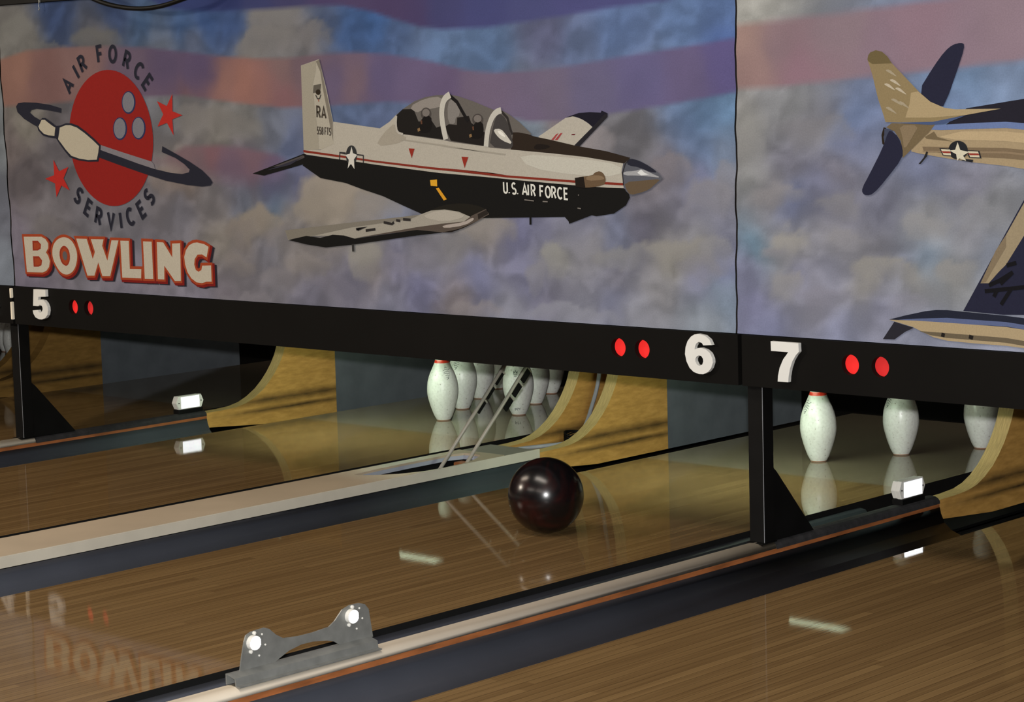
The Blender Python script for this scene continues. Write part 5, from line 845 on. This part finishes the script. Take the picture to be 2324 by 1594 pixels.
def paint(kind, x, z):
    wx = x + 0.07 * fbm(x + 9, z + 9, 1, 9); wz = z + 0.07 * fbm(x + 9, z + 9, 2, 9)
    n1 = fbm(wx + 9, wz * 1.2 + 9, 3, 8, 6)
    def puff(a, b): return np.abs(fbm(a + 5, b * 1.3 + 5, 6, 5, 4))
    ed = puff(wx, wz) - puff(wx + 0.020, wz - 0.030)
    if kind == 'left':
        c = field(CLOUD['left'], wx, wz)
    else:
        c = field(CLOUD['mid' if kind == 'mid' else 'right'], wx, wz)
    c = c * (1 + 0.13 * n1[..., None] + np.clip(0.9 * ed, -0.08, 0.12)[..., None])
    if kind != 'left':
        px_ = x + 0.075 * fbm(x + 3, z + 3, 11, 14, 5); pz_ = z + 0.075 * fbm(x + 3, z + 3, 12, 14, 5)
        for cx, cz, rx, rz, r, g, b, k in PUFF:
            if (kind == 'mid') != (cx < 0.75): continue
            u = (px_ - cx) / rx; v = (pz_ - cz) / rz
            a = np.clip((1.12 - np.sqrt(u * u + v * v)) / 0.30, 0, 1) * np.clip(0.75 + 0.45 * v - 0.2 * u, 0.15, 1) * k
            c = c * (1 - a[..., None]) + np.array((r, g, b), float) * 1.04 * a[..., None]
    if kind == 'mid':
        st = field(CLOUD['stripe'], wx, wz) * (1 + 0.12 * n1[..., None])
        dk = field(CLOUD['dark'], wx, wz) * (1 + 0.08 * n1[..., None])
        m = sstep(curve('s1u', x) - z, 0.012) * sstep(z - curve('s1l', x), 0.012)
        m2 = sstep(curve('s2u', x) - z, 0.02) * sstep(z - curve('s2l', x), 0.06) * sstep(x + 1.75, 0.1) * sstep(-1.02 - x, 0.06)
        m = np.maximum(m, m2)
        c = c * (1 - m[..., None]) + st * m[..., None]
        d = sstep(z - curve('dark', x), 0.014)
        c = c * (1 - d[..., None]) + dk * d[..., None]
        e = ((x - DISC[0]) / DISC[2]) ** 2 + ((z - DISC[1]) / DISC[3]) ** 2
        c = c * (1 - 0.06 * sstep(1 - e, 0.25))[..., None]
    if kind == 'right':
        st = field(CLOUD['rstripe'], wx, wz) * (1 + 0.10 * n1[..., None])
        m = sstep(curve('ru', x) - z, 0.02) * sstep(z - curve('rl', x), 0.015)
        c = c * (1 - m[..., None]) + st * m[..., None]
    return s2l(c) * PK * PKC
YB = -1.420
def sheet(name, kind, xl, xr, step, label):
    z0, z1 = 0.6085, 1.606
    nx = int((xr(z0) - xl(z0)) / step); nz = int((z1 - z0) / step)
    U, V = np.meshgrid(np.linspace(0, 1, nx + 1), np.linspace(0, 1, nz + 1), indexing='ij')
    Z = z0 + (z1 - z0) * V
    wav = 0.0010 * np.sin(Z * 37) + 0.0007 * np.sin(Z * 91 + 1)
    X = xl(Z) + wav + (xr(Z) - xl(Z)) * U
    bul = 0.004 * (np.exp(-((X - xl(Z)) / 0.03) ** 2) + np.exp(-((X - xr(Z)) / 0.03) ** 2)) * (0.5 + 0.5 * np.sin(Z * 31)) 
    Y = YB + 0.001 + bul
    co = np.stack([X, Y, Z], -1).reshape(-1, 3)
    idx = np.arange((nx + 1) * (nz + 1)).reshape(nx + 1, nz + 1)
    f = np.stack([idx[:-1, :-1], idx[1:, :-1], idx[1:, 1:], idx[:-1, 1:]], -1).reshape(-1, 4)
    me = bpy.data.meshes.new(name); me.from_pydata(co.tolist(), [], f.tolist())
    col = np.ones((len(co), 4)); col[:, :3] = paint(kind, X, Z).reshape(-1, 3)
    a = me.color_attributes.new('Col', 'FLOAT_COLOR', 'POINT'); a.data.foreach_set('color', col.ravel())
    me.materials.append(VINYL)
    for p in me.polygons: p.use_smooth = True
    o = bpy.data.objects.new(name, me); COL.objects.link(o)
    tag(o, label, 'banner', 'printed banners')
    # black hem on the right-hand side of the sheet
    hb = bmesh.new(); zs = np.linspace(z0, z1, 60)
    L = [hb.verts.new((float(xr(z) + 0.0010 * math.sin(z * 37) + 0.0007 * math.sin(z * 91 + 1)) - 0.001, YB + 0.006, z)) for z in zs]
    R = [hb.verts.new((v.co.x + 0.008, YB + 0.0065, v.co.z)) for v in L]
    L2 = [hb.verts.new(v.co + Vector((0, 0.004, 0))) for v in L]; R2 = [hb.verts.new(v.co + Vector((0, 0.004, 0))) for v in R]
    for i in range(59):
        for q in ((L, R), (R, R2), (R2, L2), (L2, L)): hb.faces.new((q[0][i], q[1][i], q[1][i + 1], q[0][i + 1]))
    mesh('hem', hb, plain('hem_black', (0.010, 0.008, 0.007, 1), 0.9, 0.05), o)['label'] = 'black hem at the right side'
    return o
xs5 = lambda z: -2.4965 - 0.023 * (z - 0.61)
xs7 = lambda z: 0.7455 + 0.017 * (z - 0.61)
bn_l = sheet('banner', 'left', lambda z: -5.86 + 0 * z, lambda z: xs5(z) - 0.007, 0.030, 'narrow strip of pale printed banner at the left frame edge')
bn_m = sheet('banner', 'mid', xs5, lambda z: xs7(z) - 0.004, 0.009, 'cloud printed banner with red bowling logo and a white and black propeller aircraft')
bn_r = sheet('banner', 'right', lambda z: xs7(z) + 0.0015, lambda z: 4.09 + 0 * z, 0.011, 'cloud printed banner showing the tail of a silver jet, right side')

def quads(pts, wd, closed):
    p = [Vector((a, b)) for a, b in pts]; n = len(p); Lf = []; Rt = []
    def nr(a, b):
        d = (b - a)
        if d.length < 1e-9: return Vector((0, 1))
        d.normalize(); return Vector((-d.y, d.x))
    for i in range(n):
        if closed: na, nb = nr(p[i - 1], p[i]), nr(p[i], p[(i + 1) % n])
        else:
            na = nr(p[i - 1], p[i]) if i else nr(p[0], p[1]); nb = nr(p[i], p[i + 1]) if i < n - 1 else na
        m = na + nb
        m = m.normalized() if m.length > 1e-6 else nb
        k = 1 / max(0.45, m.dot(nb))
        Lf.append(p[i] + m * k * wd / 2); Rt.append(p[i] - m * k * wd / 2)
    return [(Rt[i], Rt[(i + 1) % n], Lf[(i + 1) % n], Lf[i]) for i in range(n if closed else n - 1)]
def dec(l): return [(l[i] / 1e4, max(l[i + 1] / 1e4, 0.6095)) for i in range(0, len(l), 2)]
PLAB = {'logo_print': 'printed red ball logo with navy ring, pin and curved lettering', 'lettering_print': 'printed cream and red block lettering reading BOWLING',
        'trainer_aircraft_print': 'printed white and black propeller trainer aircraft', 'jet_aircraft_print': 'printed tail and wing of a silver jet'}
def print_art(g, parent):
    verts, faces, cols = [], [], []
    count = [0]
    def fill(loops, layer, col):
        y = YB - 0.0005 - 0.00035 * layer - 1.2e-6 * count[0]
        k = len(verts); flat = [p for l in loops for p in l]
        verts.extend((p[0], y, p[1]) for p in flat)
        for t in tessellate_polygon([[Vector((p[0], p[1], 0)) for p in l] for l in loops]):
            a, b, c = (flat[i] for i in t)
            cr = (b[0] - a[0]) * (c[1] - a[1]) - (b[1] - a[1]) * (c[0] - a[0])
            if abs(cr) < 1e-12: continue
            faces.append(tuple(k + i for i in (t if cr > 0 else reversed(t)))); cols.append(col)
    for e in ART[g]:
        count[0] += 1
        c = rgb(*e[2], PK); c = (c[0] * PKC[0], c[1] * PKC[1], c[2] * PKC[2], 1.0)
        if e[0] == 'P': fill([dec(e[3])] + [dec(h) for h in e[4]], e[1], c)
        else:
            for q in quads(dec(e[5]), e[3], e[4]): fill([[tuple(v) for v in q]], e[1], c)
    me = bpy.data.meshes.new(g); me.from_pydata(verts, [], faces)
    a = me.color_attributes.new('Col', 'FLOAT_COLOR', 'CORNER')
    buf = np.array([c for f, c in zip(faces, cols) for _ in f], dtype=np.float32)
    a.data.foreach_set('color', buf.ravel())
    me.materials.append(VINYL)
    o = bpy.data.objects.new(g, me); COL.objects.link(o); o.parent = parent
    o['label'] = PLAB[g]
print_art('logo_print', bn_m); print_art('lettering_print', bn_m); print_art('trainer_aircraft_print', bn_m)
print_art('jet_aircraft_print', bn_r)

tag(mesh('banner_rail', bevel(boxes((-5.9, 4.12, -1.428, -1.400, 1.6065, 1.640)), 0.002, 1), BLACK), 'black rail along the top of the banners, top left corner', 'rail')
hk = tag(empty('banner_hook', (-2.245, -1.432, 1.60)), 'small metal hook at the top of the banner, top left corner', 'hook')
mesh('hook_wire', tube(smooth_path([(0, 0.0, 0.012), (0, -0.003, -0.004), (0.003, -0.003, -0.016), (0.0, -0.003, -0.020), (-0.003, -0.003, -0.015)], 5), 0.0012, 8), GALV, hk)
mesh('hook_plate', boxes((-0.003, 0.003, -0.0015, 0.0035, 0.0065, 0.022)), GALV, hk)
tag(mesh('hanging_cable', tube(smooth_path([(-2.02, -1.437, 1.636), (-1.94, -1.47, 1.628), (-1.8642, -1.5, 1.6059), (-1.7824, -1.5, 1.5819), (-1.7011, -1.5, 1.5668), (-1.6204, -1.5, 1.5585),
     (-1.5402, -1.5, 1.5578), (-1.4607, -1.5, 1.5649), (-1.3708, -1.5, 1.5804), (-1.28, -1.47, 1.605), (-1.20, -1.437, 1.632)], 6), 0.0075, 12), BLACK, smooth=True), 'black cable drooping in front of the banner at the top left', 'cable')

# ------------------------------------------------------------------ pin deck tube lamps behind the fascia
def tube_lamp(xc, label):
    root = tag(empty('tube_lamp', (xc, -0.50, 0.445)), label, 'lamp', 'tube lamps behind the fascia')
    mesh('glass_tube', tube([(-0.43, 0, 0), (0.43, 0, 0)], 0.013, 16), TUBE, root)
    for s in (-1, 1): mesh('end_cap', boxes((s * 0.444 - 0.012, s * 0.444 + 0.012, -0.016, 0.016, -0.016, 0.03)), TUBEX, root)
    mesh('hood', sweep_y([(-0.46, 0.03), (0.46, 0.03), (0.46, 0.036), (-0.46, 0.036)], -0.05, 0.06), HOODM, root)
    mesh('rear_shade', boxes((-0.46, 0.20, 0.045, 0.051, -0.003, 0.03), (0.20, 0.44, 0.045, 0.051, -0.026, 0.03)), HOODM, root)  # unseen, added; its low right part catches a short streak of light
    for xx in (-0.466, 0.461): mesh('end_plate', boxes((xx, xx + 0.005, -0.048, 0.051, -0.034, 0.03)), HOODM, root)  # unseen, added to keep the tube ends out of the reflection
    mesh('front_shade', boxes((-0.46, 0.46, -0.048, -0.043, -0.034, 0.03)), HOODM, root)  # unseen, added to hide the tube from the lane's reflection
    for xx in (-0.3, 0.3): mesh('hanger_arm', boxes((xx - 0.008, xx + 0.008, -0.8462, 0.0, 0.0355, 0.05)), GALV, root)
    return root
tube_lamp(CX[5], 'glowing tube lamp behind the fascia above the lane with seven pins')
tube_lamp(CX[6], 'glowing tube lamp behind the fascia above the lane with the ball')

# ------------------------------------------------------------------ pins
IN = 0.0254
PP = [(1.015, 0), (1.06, 0.08), (1.20, 0.35), (1.414, 0.75), (1.70, 1.5), (1.953, 2.25), (2.255, 3.375), (2.36, 4.0), (2.383, 4.5), (2.36, 5.1), (2.2815, 5.875),
      (2.09, 6.6), (1.8515, 7.25), (1.50, 8.0), (1.236, 8.625), (1.07, 9.0), (0.9825, 9.375), (0.91, 9.75), (0.8985, 10.0), (0.905, 10.45), (0.935, 10.875), (1.047, 11.75),
      (1.203, 12.625), (1.262, 13.2), (1.27, 13.6), (1.23, 14.1), (1.08, 14.55), (0.80, 14.85), (0.42, 14.98), (0, 15.0)]
def pr_at(z): return float(np.interp(z / IN, [p[1] for p in PP], [p[0] for p in PP])) * IN
PROF = [(r * IN, z * IN) for r, z in PP]
def band(z0, z1, extra=0.0006):
    zz = np.linspace(z0, z1, 6)
    return [(pr_at(z) + extra, z) for z in zz]
def make_pin():
    root = empty('bowling_pin')
    mesh('body', lathe(PROF, 56), PIN, root, smooth=True)
    mesh('neck_stripe', lathe(band(0.2235, 0.2350), 40, cap=False), PINRED, root, smooth=True)['label'] = 'red neck stripe'
    mesh('neck_stripe', lathe(band(0.2480, 0.2600), 40, cap=False), PINRED, root, smooth=True)['label'] = 'red neck stripe'
    mesh('base_ring', lathe([(1.02 * IN, 0.0003), (1.075 * IN, 0.0022), (1.10 * IN, 0.0034)], 40, cap=False), PINBASE, root, smooth=True)['label'] = 'brownish base ring'
    return root
def ink(parent, az, strokes, wd=0.0016):
    """printed marks on the pin: strokes are lists of (degrees, height)"""
    bm = bmesh.new()
    for st in strokes:
        pts = []
        for (a0, z0), (a1, z1) in zip(st, st[1:]):
            for k in range(5): pts.append((a0 + (a1 - a0) * k / 5, z0 + (z1 - z0) * k / 5))
        pts.append(st[-1]); rows = []
        for i, (a, z) in enumerate(pts):
            b = pts[min(i + 1, len(pts) - 1)]; c = pts[max(i - 1, 0)]
            r = pr_at(z); du = math.radians(b[0] - c[0]) * r; dv = b[1] - c[1]; l = math.hypot(du, dv) or 1
            nu, nv = -dv / l, du / l; row = []
            for s in (-1, 1):
                zz = z + s * nv * wd / 2; aa = math.radians(az + a) + s * nu * wd / 2 / r; rr = pr_at(zz) + 0.0008
                row.append(bm.verts.new((rr * math.cos(aa), rr * math.sin(aa), zz)))
            rows.append(row)
        for a, b in zip(rows, rows[1:]): bm.faces.new((a[0], b[0], b[1], a[1]))
    mesh('printed_mark', bm, INK, parent)['label'] = 'faint dark printed mark'
SCRIB = [[(-22, 0.196), (-8, 0.201), (6, 0.197), (20, 0.203)], [(-18, 0.190), (0, 0.193), (14, 0.189)], [(-20, 0.184), (-4, 0.187), (12, 0.182)], [(-12, 0.177), (-2, 0.180), (8, 0.175)],
         [(-8, 0.171), (4, 0.173), (-2, 0.166)], [(-14, 0.205), (-6, 0.209), (2, 0.206)], [(-6, 0.163), (2, 0.168)]]
CROWN = [[(-9, 0.176), (-6, 0.163), (6, 0.163), (9, 0.176), (4, 0.170), (0, 0.180), (-4, 0.170), (-9, 0.176)], [(-5, 0.158), (0, 0.155), (5, 0.158)]]
LETT = [[(-14, 0.020), (-14, 0.030), (-4, 0.029), (-5, 0.024), (-13, 0.025)], [(0, 0.021), (2, 0.031), (9, 0.029)], [(14, 0.022), (12, 0.029), (18, 0.031)]]
dx, dy = 0.1524, 0.26396
PINS = [
 (5, 0, 0, 'front left white pin of the seven, red stripe showing at its neck', [(-20, SCRIB)]),
 (5, 1, 1, 'white pin of the seven standing right behind the two slanted rods', [(-58, CROWN), (-55, LETT), (-62, [[(-20, 0.20), (10, 0.215)], [(-12, 0.192), (20, 0.207)]])]),
 (5, -1, 1, 'second white pin in the row of four going back from the front left pin', [(-70, SCRIB)]),
 (5, 0, 2, 'middle white pin of the three on the right side of the slanted rods', []),
 (5, -2, 2, 'third white pin in the row of four going back from the front left pin', []),
 (5, -1, 3, 'rearmost white pin beside the first kickback board of the middle pair', []),
 (5, -3, 3, 'rearmost white pin on the left of the slanted rods, mostly hidden', []),
 (6, 0, 0, 'leftmost of the three big white pins under the numeral 7, red stripe at its neck', [(-108, SCRIB)]),
 (6, 1, 1, 'middle one of the three big white pins under the numeral 7', [(-112, SCRIB)]),
 (6, 2, 2, 'rightmost of the three big white pins, next to the plywood at the frame edge', []),
 (3, 1, 1, 'front one of the two half hidden white pins at the far left edge', []),
 (3, -2, 2, 'rear one of the two half hidden white pins at the far left edge', []),
]
proto = make_pin()
for k, (L, i, j, lab, marks) in enumerate(PINS):
    p = proto if k == 0 else copy_tree(proto)
    p.location = (CX[L] + i * dx, j * dy, 0.0004)
    if k == 0: pass
    tag(p, lab, 'bowling pin', {5: 'pins on the lane with seven pins', 6: 'three pins left standing', 3: 'pins at the far left edge'}[L])
    PINS[k] = (p, marks)
for p, marks in PINS:
    for az, st in marks: ink(p, az, st)

# ------------------------------------------------------------------ the ball
bm = bmesh.new(); bmesh.ops.create_uvsphere(bm, u_segments=72, v_segments=40, radius=0.1085)
b_ = mesh('bowling_ball', bm, BALL, smooth=True); b_.location = (0.068, -1.437, 0.1087); b_.rotation_euler = (0.4, 1.1, 0.7)
tag(b_, 'glossy dark maroon bowling ball rolling on the lane under the numeral 6', 'bowling ball')
for a, e in ((0.2, 2.2), (0.36, 2.2), (0.28, 2.42)):
    d = Vector((math.sin(e) * math.cos(a), math.sin(e) * math.sin(a), math.cos(e)))
    h = bmesh.new(); bmesh.ops.create_circle(h, cap_ends=True, segments=24, radius=0.0125)
    o = mesh('finger_hole', h, BLACKM, b_); o.location = d * 0.1082; o.rotation_euler = d.to_track_quat('Z', 'Y').to_euler()

# ------------------------------------------------------------------ reflectors on the dividers
def slats(inside, y0, y1, x, wd, bm, at):
    """fine sawtooth facets, turned to face the camera flash so they return it brightly, inside a (y -> z range) outline"""
    NF = Vector((fl.x - at[0], fl.y - at[1])).normalized()
    y = y0
    while y < y1 - 1e-6:
        yb = min(y + wd, y1); r0 = inside((y + yb) / 2)
        if r0:
            xx = x - NF.y * (yb - y) / NF.x; za, zb = r0
            v = [bm.verts.new(c) for c in ((x, y, za), (xx, yb, za), (xx, yb, zb), (x, y, zb))]; bm.faces.new(v)
            u = [bm.verts.new(c) for c in ((xx, yb, za), (x, yb, za), (x, yb, zb), (xx, yb, zb))]; bm.faces.new(u)
        y = yb
    return bm
def reflector(xc, yc, label):
    root = tag(empty('reflector', (xc, yc, 0.045)), label, 'reflector', 'white box reflectors')
    hexa = [(-0.068, 0.042), (-0.056, 0.068), (0.056, 0.068), (0.068, 0.042), (0.056, 0.016), (-0.056, 0.016)]
    mesh('housing', bevel(prism_x(hexa, -0.006, 0.0085), 0.0012, 1), HOUSING, root)
    mesh('back_cover', bevel(prism_x([(y * 0.98, 0.042 + (z - 0.042) * 0.96) for y, z in hexa], -0.022, -0.0068), 0.0012, 1), HOUSING, root)
    mesh('foot', bevel(boxes((-0.022, 0.013, -0.060, 0.060, -0.0005, 0.0155)), 0.0012, 1), BLACK, root)
    bm = slats(lambda y: (0.0195, 0.0645), -0.045, 0.045, 0.0088, 0.003, bmesh.new(), (xc, yc))
    mesh('reflective_face', bm, RETRO, root, recalc=False)['label'] = 'sparkling bright reflective face'
    for y in (-0.055, 0.055): mesh('screw', lathe([(0.0, 0), (0.0026, 0), (0.0026, 0.001), (0, 0.0014)], 12), BLACK, root).matrix_local = Matrix.Translation((0.0086, y, 0.042)) @ Matrix.Rotation(math.pi / 2, 4, 'Y')
    return root
reflector(0.788, -0.663, 'white box reflector on the right divider, in front of the three big pins')
reflector(-2.542, -0.611, 'white box reflector on the left divider, near the foot of the curved plywood')

# ------------------------------------------------------------------ silver bracket with two lenses
def bracket():
    root = tag(empty('sensor_bracket', (0.788, -3.0, 0.047)), 'silver sheet metal bracket with two bright round lenses on the beige divider', 'bracket')
    off = Vector((0.788, -3.0, 0.047))
    def part(name, bm, m, lab=None, par=None, recalc=True):
        for v in bm.verts: v.co -= off
        o = mesh(name, bm, m, par or root, recalc=recalc)
        if lab: o['label'] = lab
        return o
    pl = [(-3.19, 0.0689), (-3.1831, 0.1), (-3.1749, 0.1309), (-3.169, 0.144), (-3.1543, 0.1492), (-3.1174, 0.1506), (-3.1044, 0.1456), (-3.0865, 0.1297), (-3.0658, 0.1175), (-3.0226, 0.1135),
          (-2.9814, 0.1133), (-2.9341, 0.1163), (-2.9166, 0.1257), (-2.893, 0.1466), (-2.87, 0.1528), (-2.8414, 0.1521), (-2.8244, 0.1464), (-2.8135, 0.1336), (-2.8091, 0.1049), (-2.8033, 0.0690),
          (-2.9024, 0.0690), (-2.9189, 0.0807), (-2.941, 0.0873), (-2.9824, 0.0934), (-3.0154, 0.0938), (-3.0511, 0.0875), (-3.0786, 0.0765), (-3.0953, 0.0690)]
    part('upright_plate', prism_x(pl, 0.7735, 0.7765), GALV)
    ch = [(0.768, 0.0485), (0.768, 0.0715), (0.7765, 0.0715), (0.7995, 0.0655), (0.8015, 0.0500), (0.8135, 0.0490), (0.8135, 0.0470), (0.7985, 0.0478), (0.797, 0.0632), (0.776, 0.069), (0.771, 0.069), (0.771, 0.0485)]
    part('base_channel', sweep_y(ch, -3.222, -2.812), GALV, 'folded base channel')
    for yc, zc in ((-3.1537, 0.1261), (-2.8706, 0.1288)):
        r = 0.0155
        bm = bmesh.new()
        ring = circle(yc, zc, r, 28)
        prism_x(ring, 0.7766, 0.7875, bm)
        o = part('lens', bm, HOUSING, 'round white lens')
        f = slats(lambda y: (lambda h: (zc - h, zc + h) if h > 0.001 else None)(math.sqrt(max(0, (r * 0.95) ** 2 - (y - yc) ** 2))), yc - r * 0.95, yc + r * 0.95, 0.7877, 0.0022, bmesh.new(), (0.788, yc))
        part('reflective_face', f, RETRO, 'bright reflective disc', par=o, recalc=False)
        for dz in (-0.019, 0.019):
            t = lathe([(0, 0), (0.004, 0), (0.004, 0.004), (0, 0.005)], 14)
            m = Matrix.Translation((0.7766, yc + dz * 0.3, zc + dz)) @ Matrix.Rotation(math.pi / 2, 4, 'Y')
            bmesh.ops.transform(t, matrix=m, verts=t.verts); part('mounting_screw', t, HOUSING)
        for ddy, ddz in ((0.028, 0.012), (0.036, -0.012), (0.018, -0.032)):
            t = lathe([(0, 0), (0.0022, 0), (0.0022, 0.0015), (0, 0.002)], 10)
            m = Matrix.Translation((0.7766, yc + ddy, zc + ddz)) @ Matrix.Rotation(math.pi / 2, 4, 'Y')
            bmesh.ops.transform(t, matrix=m, verts=t.verts); part('rivet', t, HOUSING)
    return root
bracket()

# ------------------------------------------------------------------ slanted return rods, hose, coil
def rods():
    root = tag(empty('return_track', (-0.788, -0.95, 0.0)), 'pair of slanted metal rods rising out of the opening in the beige cover', 'return track')
    off = Vector((-0.788, -0.95, 0))
    d = Vector((0, 0.307, 0.292)).normalized()
    for y0 in (-0.996, -0.872):
        a = Vector((-0.79, y0, 0.045)) - d * 0.05; b = Vector((-0.79, y0, 0.045)) + d * 0.66
        o = mesh('rod', tube([a - off, b - off], 0.0062, 14), ROD, root, smooth=True)
        # toothed strip on the far side of the rod
        nrm = Vector((0, d.z, -d.y))
        def blk(b, al, ln, n0, n1, hw):
            c = Vector((-0.79, y0, 0.045)) + d * al - off
            vs = [b.verts.new(c + Vector((sx * hw, 0, 0)) + d * (sd * ln / 2) + nrm * sn) for sx in (-1, 1) for sd in (-1, 1) for sn in (n0, n1)]
            for q in ((0, 1, 3, 2), (4, 6, 7, 5), (0, 4, 5, 1), (2, 3, 7, 6), (0, 2, 6, 4), (1, 5, 7, 3)): b.faces.new([vs[i] for i in q])
        hgt = 0.030 if y0 > -0.9 else 0.018
        for k in range(3):
            bm = bmesh.new(); rb = bmesh.new()
            blk(bm, 0.265 + k * 0.062, 0.046, 0.0072, hgt, 0.003)
            blk(rb, 0.265 + k * 0.062 + 0.027, 0.005, 0.0066, hgt + 0.002, 0.004)
            mesh('rib', rb, ROD, root)
            mesh('toothed_block', bm, BLACK, root)['label'] = 'black toothed block fixed along the rod'
    return root
rods()
gb = tag(mesh('gap_board', boxes((-0.9415, -0.8125, YG, YE, 0.002, 0.018)), PLY), 'narrow wooden board between the middle pair of kickback boards', 'board')
tag(mesh('grey_hose', tube(smooth_path([(-0.895, -0.02, 0.50), (-0.892, -0.055, 0.36), (-0.888, -0.082, 0.24), (-0.884, -0.105, 0.185), (-0.876, -0.14, 0.135), (-0.865, -0.18, 0.088), (-0.850, -0.235, 0.048), (-0.850, -0.30, 0.030), (-0.880, -0.38, 0.0265), (-0.915, -0.46, 0.0255), (-0.93, -0.535, 0.0255)], 6), 0.0072, 12), HOSE, smooth=True),
    'pale grey hose running down between the middle pair of kickback boards', 'hose')
tag(mesh('red_wire', tube(smooth_path([(-0.845, -0.02, 0.48), (-0.842, -0.07, 0.30), (-0.835, -0.10, 0.21), (-0.83, -0.14, 0.15), (-0.826, -0.19, 0.10), (-0.824, -0.25, 0.022)], 6), 0.0025, 8), RED, smooth=True),
    'thin red wire beside the pale grey hose', 'wire')
cp = []
for k in range(90):
    a = k / 90 * 2 * math.pi * 5; r = 0.030 + 0.006 * math.sin(k * 0.35)
    cp.append((-0.900 + r * math.cos(a) * 0.72, -0.225 + r * math.sin(a) * 1.3, 0.026 + 0.022 * (0.5 + 0.5 * math.sin(a * 0.9 + 1)) + 0.0001 * k))
cp += [(-0.905, -0.165, 0.052), (-0.905, -0.12, 0.056), (-0.89, -0.06, 0.04), (-0.90, -0.03, 0.022)]
tag(mesh('coiled_cable', tube(cp, 0.0028, 8), BLACK, smooth=True), 'small coil of black cable lying between the middle pair of kickback boards', 'cable')
